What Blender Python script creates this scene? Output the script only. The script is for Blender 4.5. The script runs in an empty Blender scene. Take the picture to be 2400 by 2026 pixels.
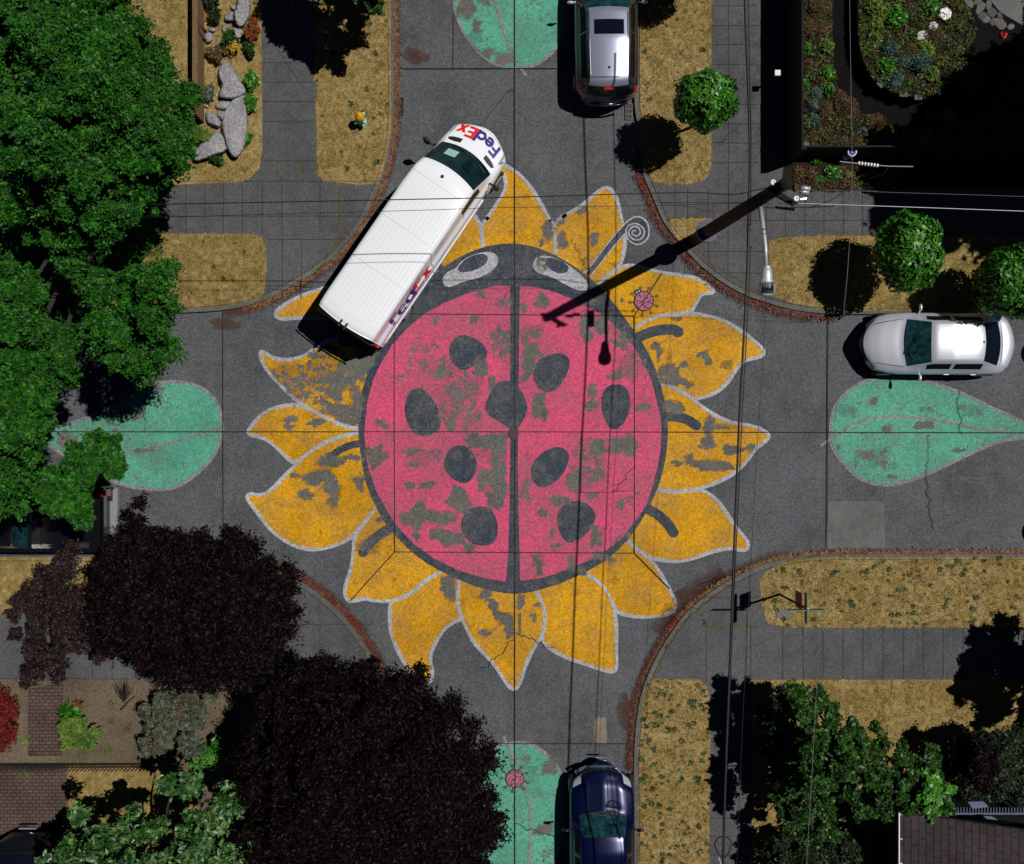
import bpy, bmesh, math, random
import numpy as np
from mathutils import Vector, Matrix
from mathutils.geometry import tessellate_polygon
R = math.radians
rng = np.random.default_rng(7)
random.seed(7)
scene = bpy.context.scene
# ------------------------------------------------------------------ camera, sky, sun, exposure
S, NX, NY, H = 78.0, 1200.0, 1013.0, 30.0     # ground pixels per metre in the photograph, point under the drone, drone height
cam_d = bpy.data.cameras.new("camera"); cam = bpy.data.objects.new("camera", cam_d)
scene.collection.objects.link(cam); scene.camera = cam
cam.location = (0, 0, H); cam.rotation_euler = (0, 0, 0)
cam_d.sensor_width = 36; cam_d.lens = H * S / 2400 * 36; cam_d.clip_end = 1000
SH = Vector((-0.487, -0.179, -1.0))           # way the sunlight travels
sun_el = math.atan2(1.0, math.hypot(SH.x, SH.y)); az = math.atan2(-SH.y, -SH.x)
w = bpy.data.worlds.new("World"); scene.world = w; w.use_nodes = True
wt_ = w.node_tree; wt_.nodes.clear()
sky = wt_.nodes.new('ShaderNodeTexSky'); sky.sky_type = 'NISHITA'; sky.sun_disc = False
sky.sun_elevation = sun_el; sky.sun_rotation = math.pi / 2 - az; sky.air_density = 0.2; sky.dust_density = 0.0; sky.altitude = 300
bg = wt_.nodes.new('ShaderNodeBackground'); bg.inputs[1].default_value = 0.05
wo = wt_.nodes.new('ShaderNodeOutputWorld')
wt_.links.new(sky.outputs[0], bg.inputs[0]); wt_.links.new(bg.outputs[0], wo.inputs[0])
sd = bpy.data.lights.new("sun", 'SUN'); sd.energy = 5.0; sd.angle = R(0.5); sd.color = (1.0, 0.965, 0.91)
sun = bpy.data.objects.new("sun", sd); scene.collection.objects.link(sun)
sun.rotation_euler = SH.to_track_quat('-Z', 'Y').to_euler(); sun.location = (10, 4, 25)
scene.view_settings.view_transform = 'Standard'; scene.view_settings.look = 'None'
scene.view_settings.exposure = -0.45; scene.view_settings.gamma = 1.0; scene.view_settings.use_curve_mapping = False
scene.cycles.max_bounces = 5; scene.cycles.diffuse_bounces = 1; scene.cycles.glossy_bounces = 2

# ------------------------------------------------------------------ placing
def W(x, y, h=0.0):
    k = (1 - h / H) / S
    return Vector(((x - NX) * k, (NY - y) * k, h))
def c(ox, oy, pts):                            # points read in an enlarged crop -> photograph pixels
    return [(ox + p[0] / 3.392, oy + p[1] / 3.392) + tuple(p[2:]) for p in pts]
def D(pts):
    return [(p[0] * 1.14833, p[1] * 1.14833) for p in pts]
COL = scene.collection
def tag(o, label=None, cat=None, group=None, kind=None):
    if label: o['label'] = label
    if cat: o['category'] = cat
    if group: o['group'] = group
    if kind: o['kind'] = kind
    return o
def empty(name, loc, rz=0, label=None, cat=None, group=None):
    o = bpy.data.objects.new(name, None); COL.objects.link(o); o.location = loc; o.rotation_euler = (0, 0, rz)
    o.empty_display_size = 0.2
    return tag(o, label, cat, group)
def link(name, me, mat=None, parent=None, smooth=False):
    o = bpy.data.objects.new(name, me); COL.objects.link(o)
    if mat: me.materials.append(mat)
    if parent: o.parent = parent
    if smooth:
        me.polygons.foreach_set('use_smooth', [True] * len(me.polygons))
    return o
def mesh(name, verts, faces, mat=None, parent=None, smooth=False):
    me = bpy.data.meshes.new(name); me.from_pydata([tuple(v) for v in verts], [], faces); me.update()
    return link(name, me, mat, parent, smooth)
def copy_tree(o, parent=None):
    n = o.copy(); COL.objects.link(n)
    if parent: n.parent = parent
    for ch in o.children: copy_tree(ch, n)
    return n
class MB:                                       # collects shapes for ONE mesh object
    def __init__(s): s.v = []; s.f = []
    def add(s, vs, fs):
        b = len(s.v); s.v += [tuple(v) for v in vs]; s.f += [tuple(i + b for i in f) for f in fs]; return s
    def box(s, a, b, M=None):
        vs = [Vector((x, y, z)) for x in (a[0], b[0]) for y in (a[1], b[1]) for z in (a[2], b[2])]
        if M: vs = [M @ v for v in vs]
        return s.add(vs, [(0, 1, 3, 2), (4, 6, 7, 5), (0, 4, 5, 1), (2, 3, 7, 6), (0, 2, 6, 4), (1, 5, 7, 3)])
    def tube(s, pts, r, n=8, caps=True):
        pts = [Vector(p) for p in pts]; rs = r if isinstance(r, (list, tuple)) else [r] * len(pts)
        vs = []; m = len(pts)
        for i, p in enumerate(pts):
            t = (pts[min(i + 1, m - 1)] - pts[max(i - 1, 0)]).normalized()
            u = t.cross(Vector((0, 0, 1)) if abs(t.z) < .9 else Vector((1, 0, 0))).normalized(); q = t.cross(u)
            for k in range(n):
                a = 2 * math.pi * k / n; vs.append(p + (u * math.cos(a) + q * math.sin(a)) * rs[i])
        fs = [(i * n + k, i * n + (k + 1) % n, (i + 1) * n + (k + 1) % n, (i + 1) * n + k) for i in range(m - 1) for k in range(n)]
        if caps: fs += [tuple(range(n - 1, -1, -1)), tuple(range((m - 1) * n, m * n))]
        return s.add(vs, fs)
    def lathe(s, prof, n=20, ctr=(0, 0, 0), M=None):
        vs = []; m = len(prof)
        for r_, z in prof:
            for k in range(n):
                a = 2 * math.pi * k / n; v = Vector((ctr[0] + r_ * math.cos(a), ctr[1] + r_ * math.sin(a), ctr[2] + z)); vs.append(M @ v if M else v)
        fs = [(i * n + k, i * n + (k + 1) % n, (i + 1) * n + (k + 1) % n, (i + 1) * n + k) for i in range(m - 1) for k in range(n)]
        fs += [tuple(range(n - 1, -1, -1)), tuple(range((m - 1) * n, m * n))]
        return s.add(vs, fs)
    def build(s, name, mat, parent=None, smooth=False):
        return mesh(name, s.v, s.f, mat, parent, smooth)

# ------------------------------------------------------------------ materials
def nd(t, typ, ins=None, **props):
    n = t.nodes.new(typ)
    for k, v in props.items(): setattr(n, k, v)
    for k, v in (ins or {}).items():
        if hasattr(v, 'is_output'): t.links.new(v, n.inputs[k])
        else: n.inputs[k].default_value = v
    return n
def M4(col): return (col[0], col[1], col[2], 1.0)
def srgb(r, g, b):
    f = lambda u: (u / 255 / 12.92) if u / 255 <= .04045 else ((u / 255 + .055) / 1.055) ** 2.4
    return (f(r), f(g), f(b))
def newmat(name):
    m = bpy.data.materials.new(name); m.use_nodes = True; t = m.node_tree; t.nodes.clear()
    b = nd(t, 'ShaderNodeBsdfPrincipled'); o = nd(t, 'ShaderNodeOutputMaterial'); t.links.new(b.outputs[0], o.inputs[0])
    g = nd(t, 'ShaderNodeNewGeometry')
    return m, t, b, g.outputs['Position']
def mix(t, f, a, b_, mode='MIX'):
    n = t.nodes.new('ShaderNodeMix'); n.data_type = 'RGBA'; n.blend_type = mode
    for i, v in ((0, f), (6, a), (7, b_)):
        if hasattr(v, 'is_output'): t.links.new(v, n.inputs[i])
        else: n.inputs[i].default_value = v if i == 0 else (M4(v) if len(v) == 3 else v)
    return n.outputs[2]
def noise(t, pos, scale, detail=3, rough=.6, off=0, dist=0):
    if off:
        pos = nd(t, 'ShaderNodeVectorMath', {0: pos, 1: (off, off * .7, off * .3)}, operation='ADD').outputs[0]
    return nd(t, 'ShaderNodeTexNoise', {'Vector': pos, 'Scale': scale, 'Detail': detail, 'Roughness': rough, 'Distortion': dist}).outputs[0]
def ramp(t, v, a, b_):
    return nd(t, 'ShaderNodeMapRange', {'Value': v, 'From Min': a, 'From Max': b_}).outputs[0]
def math_(t, op, a, b_=0.0):
    return nd(t, 'ShaderNodeMath', {0: a, 1: b_}, operation=op).outputs[0]
def grain(t, pos, col, amt, chroma=.3, cell=.032):
    """aggregate of the surface: stones a few centimetres across, each a little lighter, darker or differently tinted"""
    sn = nd(t, 'ShaderNodeVectorMath', {0: pos, 1: (cell, cell, 1)}, operation='SNAP').outputs[0]
    w_ = nd(t, 'ShaderNodeTexWhiteNoise', {'Vector': sn})
    lo, hi = 1 - amt, 1 + amt
    c1 = mix(t, 1.0, col, mix(t, w_.outputs[0], (lo,) * 3, (hi,) * 3), 'MULTIPLY')
    if chroma: c1 = mix(t, chroma, c1, mix(t, 1.0, c1, mix(t, w_.outputs[1], (.5, .5, .5), (1.5, 1.5, 1.5)) if False else mix(t, 1.0, w_.outputs[1], (.5, .5, .5), 'ADD'), 'MULTIPLY'))
    return c1
def asphalt_col(t, pos, base, k=1.0, slab=0):
    c1 = mix(t, ramp(t, noise(t, pos, .35, 5, .7), .35, .65), tuple(v * .70 for v in base), tuple(v * 1.20 for v in base))
    c1 = mix(t, math_(t, 'MULTIPLY', ramp(t, noise(t, pos, 1.2, 7, .75, 71), .56, .70), .45), c1, tuple(v * q for v, q in zip(base, (.72, .66, .58))))
    c1 = mix(t, math_(t, 'MULTIPLY', ramp(t, noise(t, nd(t, 'ShaderNodeVectorMath', {0: pos, 1: (1.0, .09, 1.0)}, operation='MULTIPLY').outputs[0], 3.0, 4, .7, 5), .5, .75), .4), c1, tuple(v * 1.3 for v in base))
    c1 = mix(t, ramp(t, noise(t, pos, 2.2, 5, .65, 31), .45, .75), c1, tuple(v * q for v, q in zip(base, (1.20, 1.18, 1.10))))
    g = noise(t, pos, 14, 4, .85)
    c1 = mix(t, .6 * k, c1, mix(t, 1.0, c1, mix(t, ramp(t, g, .33, .67), (.6, .6, .6), (1.42, 1.42, 1.42)), 'MULTIPLY'))
    c1 = grain(t, pos, c1, .24 * k, .28 * k)
    c1 = mix(t, ramp(t, noise(t, pos, 45, 1, .5, 5), .72, .74), c1, tuple(v * 2.3 for v in base))
    return c1
ROADC = (.082, .087, .096)
def ground_mat(name, base, k=1.0, rough=.9, stain=None):
    m, t, b, pos = newmat(name)
    c1 = asphalt_col(t, pos, base, k)
    if stain: c1 = mix(t, math_(t, 'MULTIPLY', ramp(t, noise(t, pos, .8, 5, .7, 77), .55, .72), .55), c1, stain)
    t.links.new(c1, b.inputs['Base Color']); b.inputs['Roughness'].default_value = rough; b.inputs['Specular IOR Level'].default_value = .2
    bp = nd(t, 'ShaderNodeBump', {'Strength': .5, 'Distance': .01, 'Height': noise(t, pos, 35, 3)}); t.links.new(bp.outputs[0], b.inputs['Normal'])
    return m
def paint_mat(name, col, faded, base_wear=0.0, chip=.72, fadeamt=1.0, gr=.3, clus=.35, blot=0.0):
    m, t, b, pos = newmat(name)
    at = nd(t, 'ShaderNodeAttribute', attribute_name='wear').outputs['Fac']
    n1 = noise(t, pos, 4.2, 9, .68, 3, .3)
    f = math_(t, 'ADD', math_(t, 'ADD', at, math_(t, 'MULTIPLY', math_(t, 'SUBTRACT', n1, .5), 2.3)), base_wear)
    mask = ramp(t, f, .50, .53)
    n2 = noise(t, pos, 11, 4, .65, 17); n3 = noise(t, pos, .8, 4, .65, 41)
    chips = ramp(t, math_(t, 'ADD', n2, math_(t, 'MULTIPLY', math_(t, 'SUBTRACT', n3, .5), clus)), chip, chip + .02)
    mask = math_(t, 'MAXIMUM', mask, chips)
    f2 = math_(t, 'ADD', math_(t, 'MULTIPLY', at, .75), math_(t, 'MULTIPLY', math_(t, 'SUBTRACT', noise(t, pos, 1.5, 9, .7, 63, .4), .5), 2.2))
    part = ramp(t, f2, .26, .30)                                   # top coat gone, thin undercoat left
    big = ramp(t, noise(t, pos, .5, 4, .6, 53), .4, .62)
    cc = mix(t, math_(t, 'MULTIPLY', big, .6 * fadeamt), col, faded)
    cc = mix(t, math_(t, 'MULTIPLY', part, .9 * fadeamt), cc, faded)
    if blot: cc = mix(t, math_(t, 'MULTIPLY', ramp(t, noise(t, pos, 3.5, 8, .75, 91), .48, .66), blot), cc, (.115, .113, .105))
    cc = mix(t, math_(t, 'MULTIPLY', ramp(t, noise(t, pos, 1.1, 9, .78, 120), .44, .72), .5), cc, (.13, .12, .11))   # road grime and thin wear
    g = noise(t, pos, 12, 5, .85, 9)
    cc = mix(t, .7, cc, mix(t, 1.0, cc, mix(t, ramp(t, g, .33, .66), (.55, .55, .55), (1.4, 1.4, 1.4)), 'MULTIPLY'))
    cc = grain(t, pos, cc, gr, .12)
    cc = mix(t, mask, cc, asphalt_col(t, pos, (.108, .107, .098)))
    t.links.new(cc, b.inputs['Base Color']); b.inputs['Roughness'].default_value = .75; b.inputs['Specular IOR Level'].default_value = .2
    return m
def plain(name, col, rough=.5, metal=0.0, spec=.5, coat=0.0, var=0.0, vscale=6.0):
    m, t, b, pos = newmat(name)
    if var:
        cc = mix(t, ramp(t, noise(t, pos, vscale, 4), .3, .7), tuple(v * (1 - var) for v in col), tuple(min(1, v * (1 + var)) for v in col))
        t.links.new(cc, b.inputs['Base Color'])
    else: b.inputs['Base Color'].default_value = M4(col)
    b.inputs['Roughness'].default_value = rough; b.inputs['Metallic'].default_value = metal
    b.inputs['Specular IOR Level'].default_value = spec; b.inputs['Coat Weight'].default_value = coat; b.inputs['Coat Roughness'].default_value = .05
    return m
def leaf_mat(name, ca, cb, cc_=None, rough=.55, spec=.3, scale=9.0):
    m, t, b, pos = newmat(name)
    wn = nd(t, 'ShaderNodeTexWhiteNoise', {'Vector': nd(t, 'ShaderNodeVectorMath', {0: pos, 1: (scale, scale, scale)}, operation='MULTIPLY').outputs[0]})
    sn = nd(t, 'ShaderNodeVectorMath', {0: pos, 1: (.12, .12, .12)}, operation='SNAP').outputs[0]
    wn = nd(t, 'ShaderNodeTexWhiteNoise', {'Vector': sn})
    col = mix(t, math_(t, 'POWER', wn.outputs[0], 2.0), ca, cb)
    if cc_: col = mix(t, ramp(t, noise(t, pos, 2.1, 3, .6, 12), .50, .66), col, cc_)
    t.links.new(col, b.inputs['Base Color']); b.inputs['Roughness'].default_value = rough; b.inputs['Specular IOR Level'].default_value = spec
    return m
def grass_mat(name, a, b2, c3, green):
    m, t, b, pos = newmat(name)
    col = mix(t, ramp(t, noise(t, pos, .7, 5, .65), .35, .65), a, b2)
    col = mix(t, ramp(t, noise(t, pos, 2.7, 5, .7, 8), .5, .72), col, c3)
    col = mix(t, ramp(t, noise(t, pos, 1.7, 6, .75, 21), .55, .68), col, green)
    col = mix(t, math_(t, 'MULTIPLY', ramp(t, noise(t, pos, 7.5, 5, .8, 33), .56, .66), .5), col, tuple(q * .38 for q in c3))
    g = noise(t, pos, 22, 4, .9, 2)
    col = mix(t, .85, col, mix(t, 1.0, col, mix(t, ramp(t, g, .34, .66), (.3, .3, .3), (1.75, 1.75, 1.75)), 'MULTIPLY'))
    t.links.new(col, b.inputs['Base Color']); b.inputs['Roughness'].default_value = 1.0; b.inputs['Specular IOR Level'].default_value = .05
    return m
def brick_mat(name, a, b2, mortar, scale, rot=0, bw=.5, rh=.25, msize=.02, offset=.5):
    m, t, b, pos = newmat(name)
    mp = nd(t, 'ShaderNodeMapping', {'Vector': pos, 'Rotation': (0, 0, rot)}).outputs[0]
    br = nd(t, 'ShaderNodeTexBrick', {'Vector': mp, 'Color1': M4(a), 'Color2': M4(b2), 'Mortar': M4(mortar), 'Scale': scale, 'Mortar Size': msize, 'Brick Width': bw, 'Row Height': rh, 'Bias': 0.0}, offset=offset)
    col = mix(t, ramp(t, noise(t, pos, 1.3, 5), .35, .7), br.outputs[0], mix(t, 1.0, br.outputs[0], (.6, .62, .6), 'MULTIPLY'))
    g = noise(t, pos, 24, 4, .85, 2)
    col = mix(t, .6, col, mix(t, 1.0, col, mix(t, ramp(t, g, .35, .65), (.5, .5, .5), (1.6, 1.6, 1.6)), 'MULTIPLY'))
    t.links.new(col, b.inputs['Base Color']); b.inputs['Roughness'].default_value = .95; b.inputs['Specular IOR Level'].default_value = .1
    return m
m_road = ground_mat('road_concrete', ROADC)
m_walk = ground_mat('walk_concrete', (.078, .080, .086), .8)
m_kerb = ground_mat('kerb_concrete', (.105, .102, .095), .9)
m_patch = ground_mat('new_concrete', (.125, .125, .128), .35)
m_joint = plain('joint_dark', (.020, .016, .016), .95)
m_weedjoint = plain('joint_moss', (.075, .065, .022), .95, var=.5)
m_grass = grass_mat('dry_grass_ground', (.245, .172, .055), (.33, .25, .11), (.19, .115, .032), (.075, .088, .020))
m_grass2 = grass_mat('yellow_grass_ground', (.215, .160, .05), (.29, .215, .09), (.16, .10, .03), (.05, .065, .015))
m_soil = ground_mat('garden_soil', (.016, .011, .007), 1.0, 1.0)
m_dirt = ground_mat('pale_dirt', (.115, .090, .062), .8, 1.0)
m_path = ground_mat('path_shade_black', (.0035, .003, .003), 1.0, 1.0)  # near-black path: shade beside the raised bed is put into the colour
m_brick = brick_mat('pink_brick', (.125, .078, .068), (.095, .065, .058), (.03, .024, .02), 2.6, 0, .5, .27, .03)
m_pink = paint_mat('pink_paint', srgb(204, 74, 112), srgb(152, 78, 100), chip=.665, gr=.18)
m_yel = paint_mat('yellow_paint', srgb(206, 150, 8), srgb(146, 102, 8), chip=.68, fadeamt=.85, gr=.22)
m_teal = paint_mat('teal_paint', srgb(84, 162, 136), srgb(70, 130, 112), chip=.655, gr=.2, clus=.8)
m_navy = paint_mat('navy_paint', srgb(46, 56, 72), srgb(60, 66, 72), chip=.69, gr=.4, blot=.55)
m_white = paint_mat('white_paint', srgb(172, 173, 180), srgb(140, 140, 145), chip=.68, gr=.25, base_wear=-.15)
m_fadew = paint_mat('old_white_paint', srgb(132, 134, 138), srgb(108, 109, 110), chip=.64, gr=.3, blot=.5)
m_rose, t_, b_, p_ = newmat('rose_paint')
t_.links.new(mix(t_, ramp(t_, noise(t_, p_, 19, 2, .5), .53, .58), srgb(172, 96, 122), (.035, .012, .025)), b_.inputs['Base Color']); b_.inputs['Roughness'].default_value = .8
m_line = plain('line_paint', (.03, .02, .022), .8)
m_leafred = leaf_mat('litter', (.075, .026, .015), (.14, .055, .03), (.13, .012, .009))
m_leaftan = leaf_mat('litter_tan', (.20, .11, .05), (.11, .035, .018))
m_bark = plain('bark', (.022, .017, .013), .9, var=.4, vscale=9)
m_maple = leaf_mat('maple_leaf', (.005, .048, .003), (.040, .185, .010), (.014, .078, .005), spec=.25)
m_linden = leaf_mat('glossy_leaf', (.015, .10, .006), (.085, .27, .02), None, .4, .45)
m_plum = leaf_mat('plum_leaf', (.0012, .0005, .0008), (.013, .0024, .004), (.003, .0009, .0013), .55, .12)
m_plum2 = leaf_mat('plum_leaf_brown', (.0025, .001, .0013), (.035, .010, .009), (.010, .004, .003))
m_darkleaf = leaf_mat('dark_leaf', (.008, .018, .006), (.018, .035, .010))
m_green2 = leaf_mat('mid_leaf', (.005, .024, .003), (.055, .15, .018), (.016, .055, .006), .45, .3)
m_green3 = leaf_mat('pale_leaf', (.006, .045, .005), (.17, .30, .10), (.012, .07, .006), .4, .4)
m_grey = leaf_mat('grey_leaf', (.04, .06, .035), (.17, .18, .12), (.09, .07, .045))
m_lime = leaf_mat('lime_leaf', (.08, .14, .015), (.15, .22, .03), (.04, .09, .015))
m_blue = leaf_mat('blue_leaf', (.05, .10, .08), (.10, .15, .13))
m_red = leaf_mat('red_leaf', (.14, .008, .006), (.07, .004, .004))
m_orange = leaf_mat('orange_leaf', (.20, .05, .01), (.09, .03, .008))
m_tan = leaf_mat('tan_leaf', (.13, .08, .03), (.07, .045, .02), (.05, .03, .015))
m_weed = leaf_mat('weed_leaf', (.010, .030, .004), (.045, .095, .012), (.05, .06, .012))
m_straw = leaf_mat('straw', (.19, .125, .04), (.46, .35, .15), (.15, .11, .03), 1.0, .05)
m_rock = ground_mat('rock', (.27, .27, .285), .75, .85, (.20, .13, .06))
m_wood = plain('fence_wood', (.14, .085, .04), .85, var=.3, vscale=14)
m_darkwood = plain('dark_wood', (.014, .012, .011), .9, var=.4)
m_pole = plain('pole_wood', (.0035, .003, .003), .95, var=.4, vscale=5)
m_cable = plain('cable', (.006, .006, .007), .6)
m_steel = plain('galvanised', (.42, .45, .47), .4, .3)
m_wirepale = plain('pale_wire', (.13, .16, .15), .7)
m_brightmetal = plain('bright_metal', (.75, .76, .78), .25, .8)
m_iron = plain('cast_iron', (.055, .040, .036), .7, .3, var=.3)
m_flatblack = plain('flat_black', (.003, .003, .003), 1.0)
m_porc = plain('porcelain', (.75, .75, .76), .2)

# ------------------------------------------------------------------ flat sheets
def smooth_line(pts, closed=False, it=2):
    p = [tuple(q[:2]) for q in pts]
    for _ in range(it):
        o = []
        n = len(p)
        for i in range(n if closed else n - 1):
            a, b_ = p[i], p[(i + 1) % n]
            o += [(a[0] * .75 + b_[0] * .25, a[1] * .75 + b_[1] * .25), (a[0] * .25 + b_[0] * .75, a[1] * .25 + b_[1] * .75)]
        if not closed: o = [p[0]] + o + [p[-1]]
        p = o
    return p
WEAR = []                                       # worn spots: x, y, rx, ry (photo pixels), strength
def wear_at(xy):
    v = np.zeros(len(xy))
    for (x, y, rx, ry, s) in WEAR:
        d = ((xy[:, 0] - x) / rx) ** 2 + ((xy[:, 1] - y) / ry) ** 2
        v = np.maximum(v, s * np.clip(1.2 - d * .7, 0, .95))
    return v
def sheet(name, pts, z, mat, parent=None, grid=None, h=None):
    """filled outline given in photo pixels, laid at height z; grid cuts it so that worn spots can be stored on it"""
    hh = z if h is None else h
    P = [W(p[0], p[1], hh) for p in pts]
    for q in P: q.z = z
    tris = tessellate_polygon([[Vector((q.x, q.y, 0)) for q in P]])
    me = bpy.data.meshes.new(name); bm = bmesh.new()
    vs = [bm.verts.new(q) for q in P]
    for t in tris:
        try:
            f = bm.faces.new([vs[i] for i in t])
            if f.calc_area() < 1e-9: bm.faces.remove(f)
        except ValueError: pass
    bm.normal_update()
    for f in bm.faces:
        if f.normal.z < 0: f.normal_flip()
    if grid:
        xs = [q.x for q in P]; ys = [q.y for q in P]
        for ax, lo, hi in ((0, min(xs), max(xs)), (1, min(ys), max(ys))):
            k = math.ceil(lo / grid)
            while k * grid < hi:
                co = Vector((0, 0, z)); co[ax] = k * grid; no = Vector((0, 0, 0)); no[ax] = 1
                bmesh.ops.bisect_plane(bm, geom=bm.verts[:] + bm.edges[:] + bm.faces[:], plane_co=co, plane_no=no)
                k += 1
    bm.to_mesh(me); bm.free()
    if grid: set_wear(me)
    return link(name, me, mat, parent)
def set_wear(me):
    n = len(me.vertices); co = np.empty(n * 3); me.vertices.foreach_get('co', co); co = co.reshape(-1, 3)
    k = 1 / S * (1 - co[:, 2] / H)
    px = np.stack([co[:, 0] / k + NX, NY - co[:, 1] / k], 1)
    a = me.attributes.new('wear', 'FLOAT', 'POINT'); a.data.foreach_set('value', wear_at(px).astype(np.float32))
def ribbon_mesh(lines, z, name, mat, parent=None, wear=False, h=None):
    """painted strokes: each line is (points in photo px, width px)"""
    vs, fs = [], []
    hh = z if h is None else h
    for pts, wd in lines:
        p = [np.array(q[:2], float) for q in pts]; m = len(p); b = len(vs)
        for i in range(m):
            t = p[min(i + 1, m - 1)] - p[max(i - 1, 0)]; t /= (np.hypot(*t) + 1e-9); nrm = np.array([-t[1], t[0]])
            wi = wd[i] if isinstance(wd, (list, tuple)) else wd
            for sgn in (-.5, .5):
                q = p[i] + nrm * wi * sgn; v = W(q[0], q[1], hh); v.z = z; vs.append(v)
        fs += [(b + 2 * i, b + 2 * i + 2, b + 2 * i + 3, b + 2 * i + 1) for i in range(m - 1)]
    o = mesh(name, vs, fs, mat, parent)
    if wear: set_wear(o.data)
    return o
def round_stroke(pts, wd):
    """rounded-end thick stroke as an outline polygon"""
    p = smooth_line(pts, it=2); L, Rr = [], []
    p = [np.array(q) for q in p]; m = len(p)
    for i in range(m):
        t = p[min(i + 1, m - 1)] - p[max(i - 1, 0)]; t = t / np.hypot(*t); n = np.array([-t[1], t[0]])
        L.append(tuple(p[i] + n * wd / 2)); Rr.append(tuple(p[i] - n * wd / 2))
    t = p[-1] - p[-2]; a0 = math.atan2(t[1], t[0])
    cap = [(p[-1][0] + wd / 2 * math.cos(a0 + math.pi / 2 - a), p[-1][1] + wd / 2 * math.sin(a0 + math.pi / 2 - a)) for a in np.linspace(.3, math.pi - .3, 6)]
    return L + cap + Rr[::-1]

# ------------------------------------------------------------------ the setting
me = bpy.data.meshes.new('ground'); g = 300
ground = mesh('ground', [(-g, -g, -.03), (g, -g, -.03), (g, g, -.03), (-g, g, -.03)], [(0, 1, 2, 3)], m_soil); tag(ground, kind='structure')
road = mesh('road', [(-60, -60, 0), (60, -60, 0), (60, 60, 0), (-60, 60, 0)], [(0, 1, 2, 3)], m_road); tag(road, kind='structure')
jl = [([(-800, 1012), (1200, 1012.5), (3200, 1016)], 2.1), ([(1206, -800), (1207, 2800)], 2.1),
      ([(924, 736), (924, 1000), (925, 1294)], 2.0), ([(1487, 741), (1487, 1296)], 2.0),
      ([(924, 736), (1200, 738), (1487, 741)], 2.0), ([(925, 1294), (1487, 1297)], 2.2),
      ([(925, 1294), (820, 1410)], 2.0), ([(1487, 1297), (1570, 1381)], 2.2), ([(1487, 741), (1552, 640)], 1.8), ([(924, 736), (850, 640)], 1.8),
      ([(522, 733), (523, 1310)], 2.0), ([(1941, 735), (1938, 1305)], 2.2), ([(922, 161), (1486, 160)], 1.8), ([(900, 1743), (1490, 1744)], 1.8),
      ([(1486, 1150), (1400, 1155), (1360, 1155)], 1.2), ([(1205, 210), (1190, 215), (1170, 240), (1130, 290), (1080, 320)], 1.2),
      ([(1063, 30), (1062, 158)], 1.2), ([(1362, 1155), (1362, 1012)], 1.2)]
def crack(a, b_, k=14, amp=5):
    p = []
    for i in range(k + 1):
        u = i / k; p.append((a[0] + (b_[0] - a[0]) * u + random.uniform(-amp, amp) * (0 < i < k), a[1] + (b_[1] - a[1]) * u + random.uniform(-amp, amp) * (0 < i < k)))
    return p
for a, b_ in (((2247, 915), (2252, 1015)), ((2180, 1020), (2170, 1120)), ((2170, 1120), (2190, 1240)), ((1210, 1485), (1300, 1520)), ((1207, 1932), (1300, 1965)), ((1130, 1570), (1206, 1500)),
              ((1380, 640), (1340, 560)), ((1435, 1155), (1487, 1095)), ((345, 905), (338, 1010)), ((130, 1010), (150, 1030)), ((1230, 640), (1180, 700))):
    jl.append((crack(a, b_), random.uniform(.9, 1.6)))
o = ribbon_mesh(jl, .044, 'road_joint', m_joint); o.parent = road
o = sheet('road_patch', [(1941, 1175), (2072, 1176), (2074, 1284), (1939, 1286)], .004, m_patch, road)
m_pat2 = ground_mat('pinkish_patch', (.19, .165, .135), .4)
o = sheet('road_patch', c(1200, 1506, [(665, 600), (745, 600), (752, 700), (755, 800), (655, 802), (652, 690)]), .004, m_pat2, road)
m_stain = ground_mat('leaf_stain', (.062, .030, .018), 1.0)
def blob(cx, cy, rx, ry, n=26, j=.16, rot=0):
    ph = [random.uniform(0, 6.28) for _ in range(4)]
    o = []
    for i in range(n):
        a = 2 * math.pi * i / n
        r_ = 1 + j * (math.sin(2 * a + ph[0]) + .7 * math.sin(3 * a + ph[1]) + .5 * math.sin(5 * a + ph[2]) + .4 * math.sin(9 * a + ph[3]))
        x, y = rx * r_ * math.cos(a), ry * r_ * math.sin(a)
        o.append((cx + x * math.cos(rot) - y * math.sin(rot), cy + x * math.sin(rot) + y * math.cos(rot)))
    return o
def stain_mat(name, col, thr=.45):              # a see-through film over the road, broken up by noise
    m, t, b, pos = newmat(name)
    at = nd(t, 'ShaderNodeAttribute', attribute_name='wear').outputs['Fac']
    f = math_(t, 'ADD', at, math_(t, 'MULTIPLY', math_(t, 'SUBTRACT', noise(t, pos, 7, 8, .75), .5), 1.3))
    b.inputs['Base Color'].default_value = M4(col); b.inputs['Roughness'].default_value = .95
    t.links.new(math_(t, 'MULTIPLY', ramp(t, f, thr - .25, thr + .35), .8), b.inputs['Alpha'])
    return m
m_film = stain_mat('brown_stain', (.075, .028, .014))
kerbs = {}
NWk = [(922, -300), (922, 0)] + c(600, 0, [(1095, 550), (1095, 900), (1082, 1100), (1050, 1270), (1000, 1440), (930, 1600), (850, 1764)]) + c(600, 500, [(790, 150), (680, 290), (560, 400), (420, 500), (250, 600), (100, 680), (0, 716)]) + [(560, 722), (500, 730), (410, 734), (-900, 734)]
NEk = [(1488, -300), (1487, 180), (1487, 250)] + c(1200, 0, [(1000, 1000), (1025, 1250), (1045, 1400), (1085, 1490), (1130, 1590), (1190, 1740)]) + c(1200, 500, [(1240, 120), (1330, 230), (1450, 370), (1560, 470), (1700, 570), (1850, 650), (2035, 715)]) + c(1800, 500, [(150, 757), (300, 785), (500, 800), (700, 803)]) + [(3300, 737)]
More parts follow.
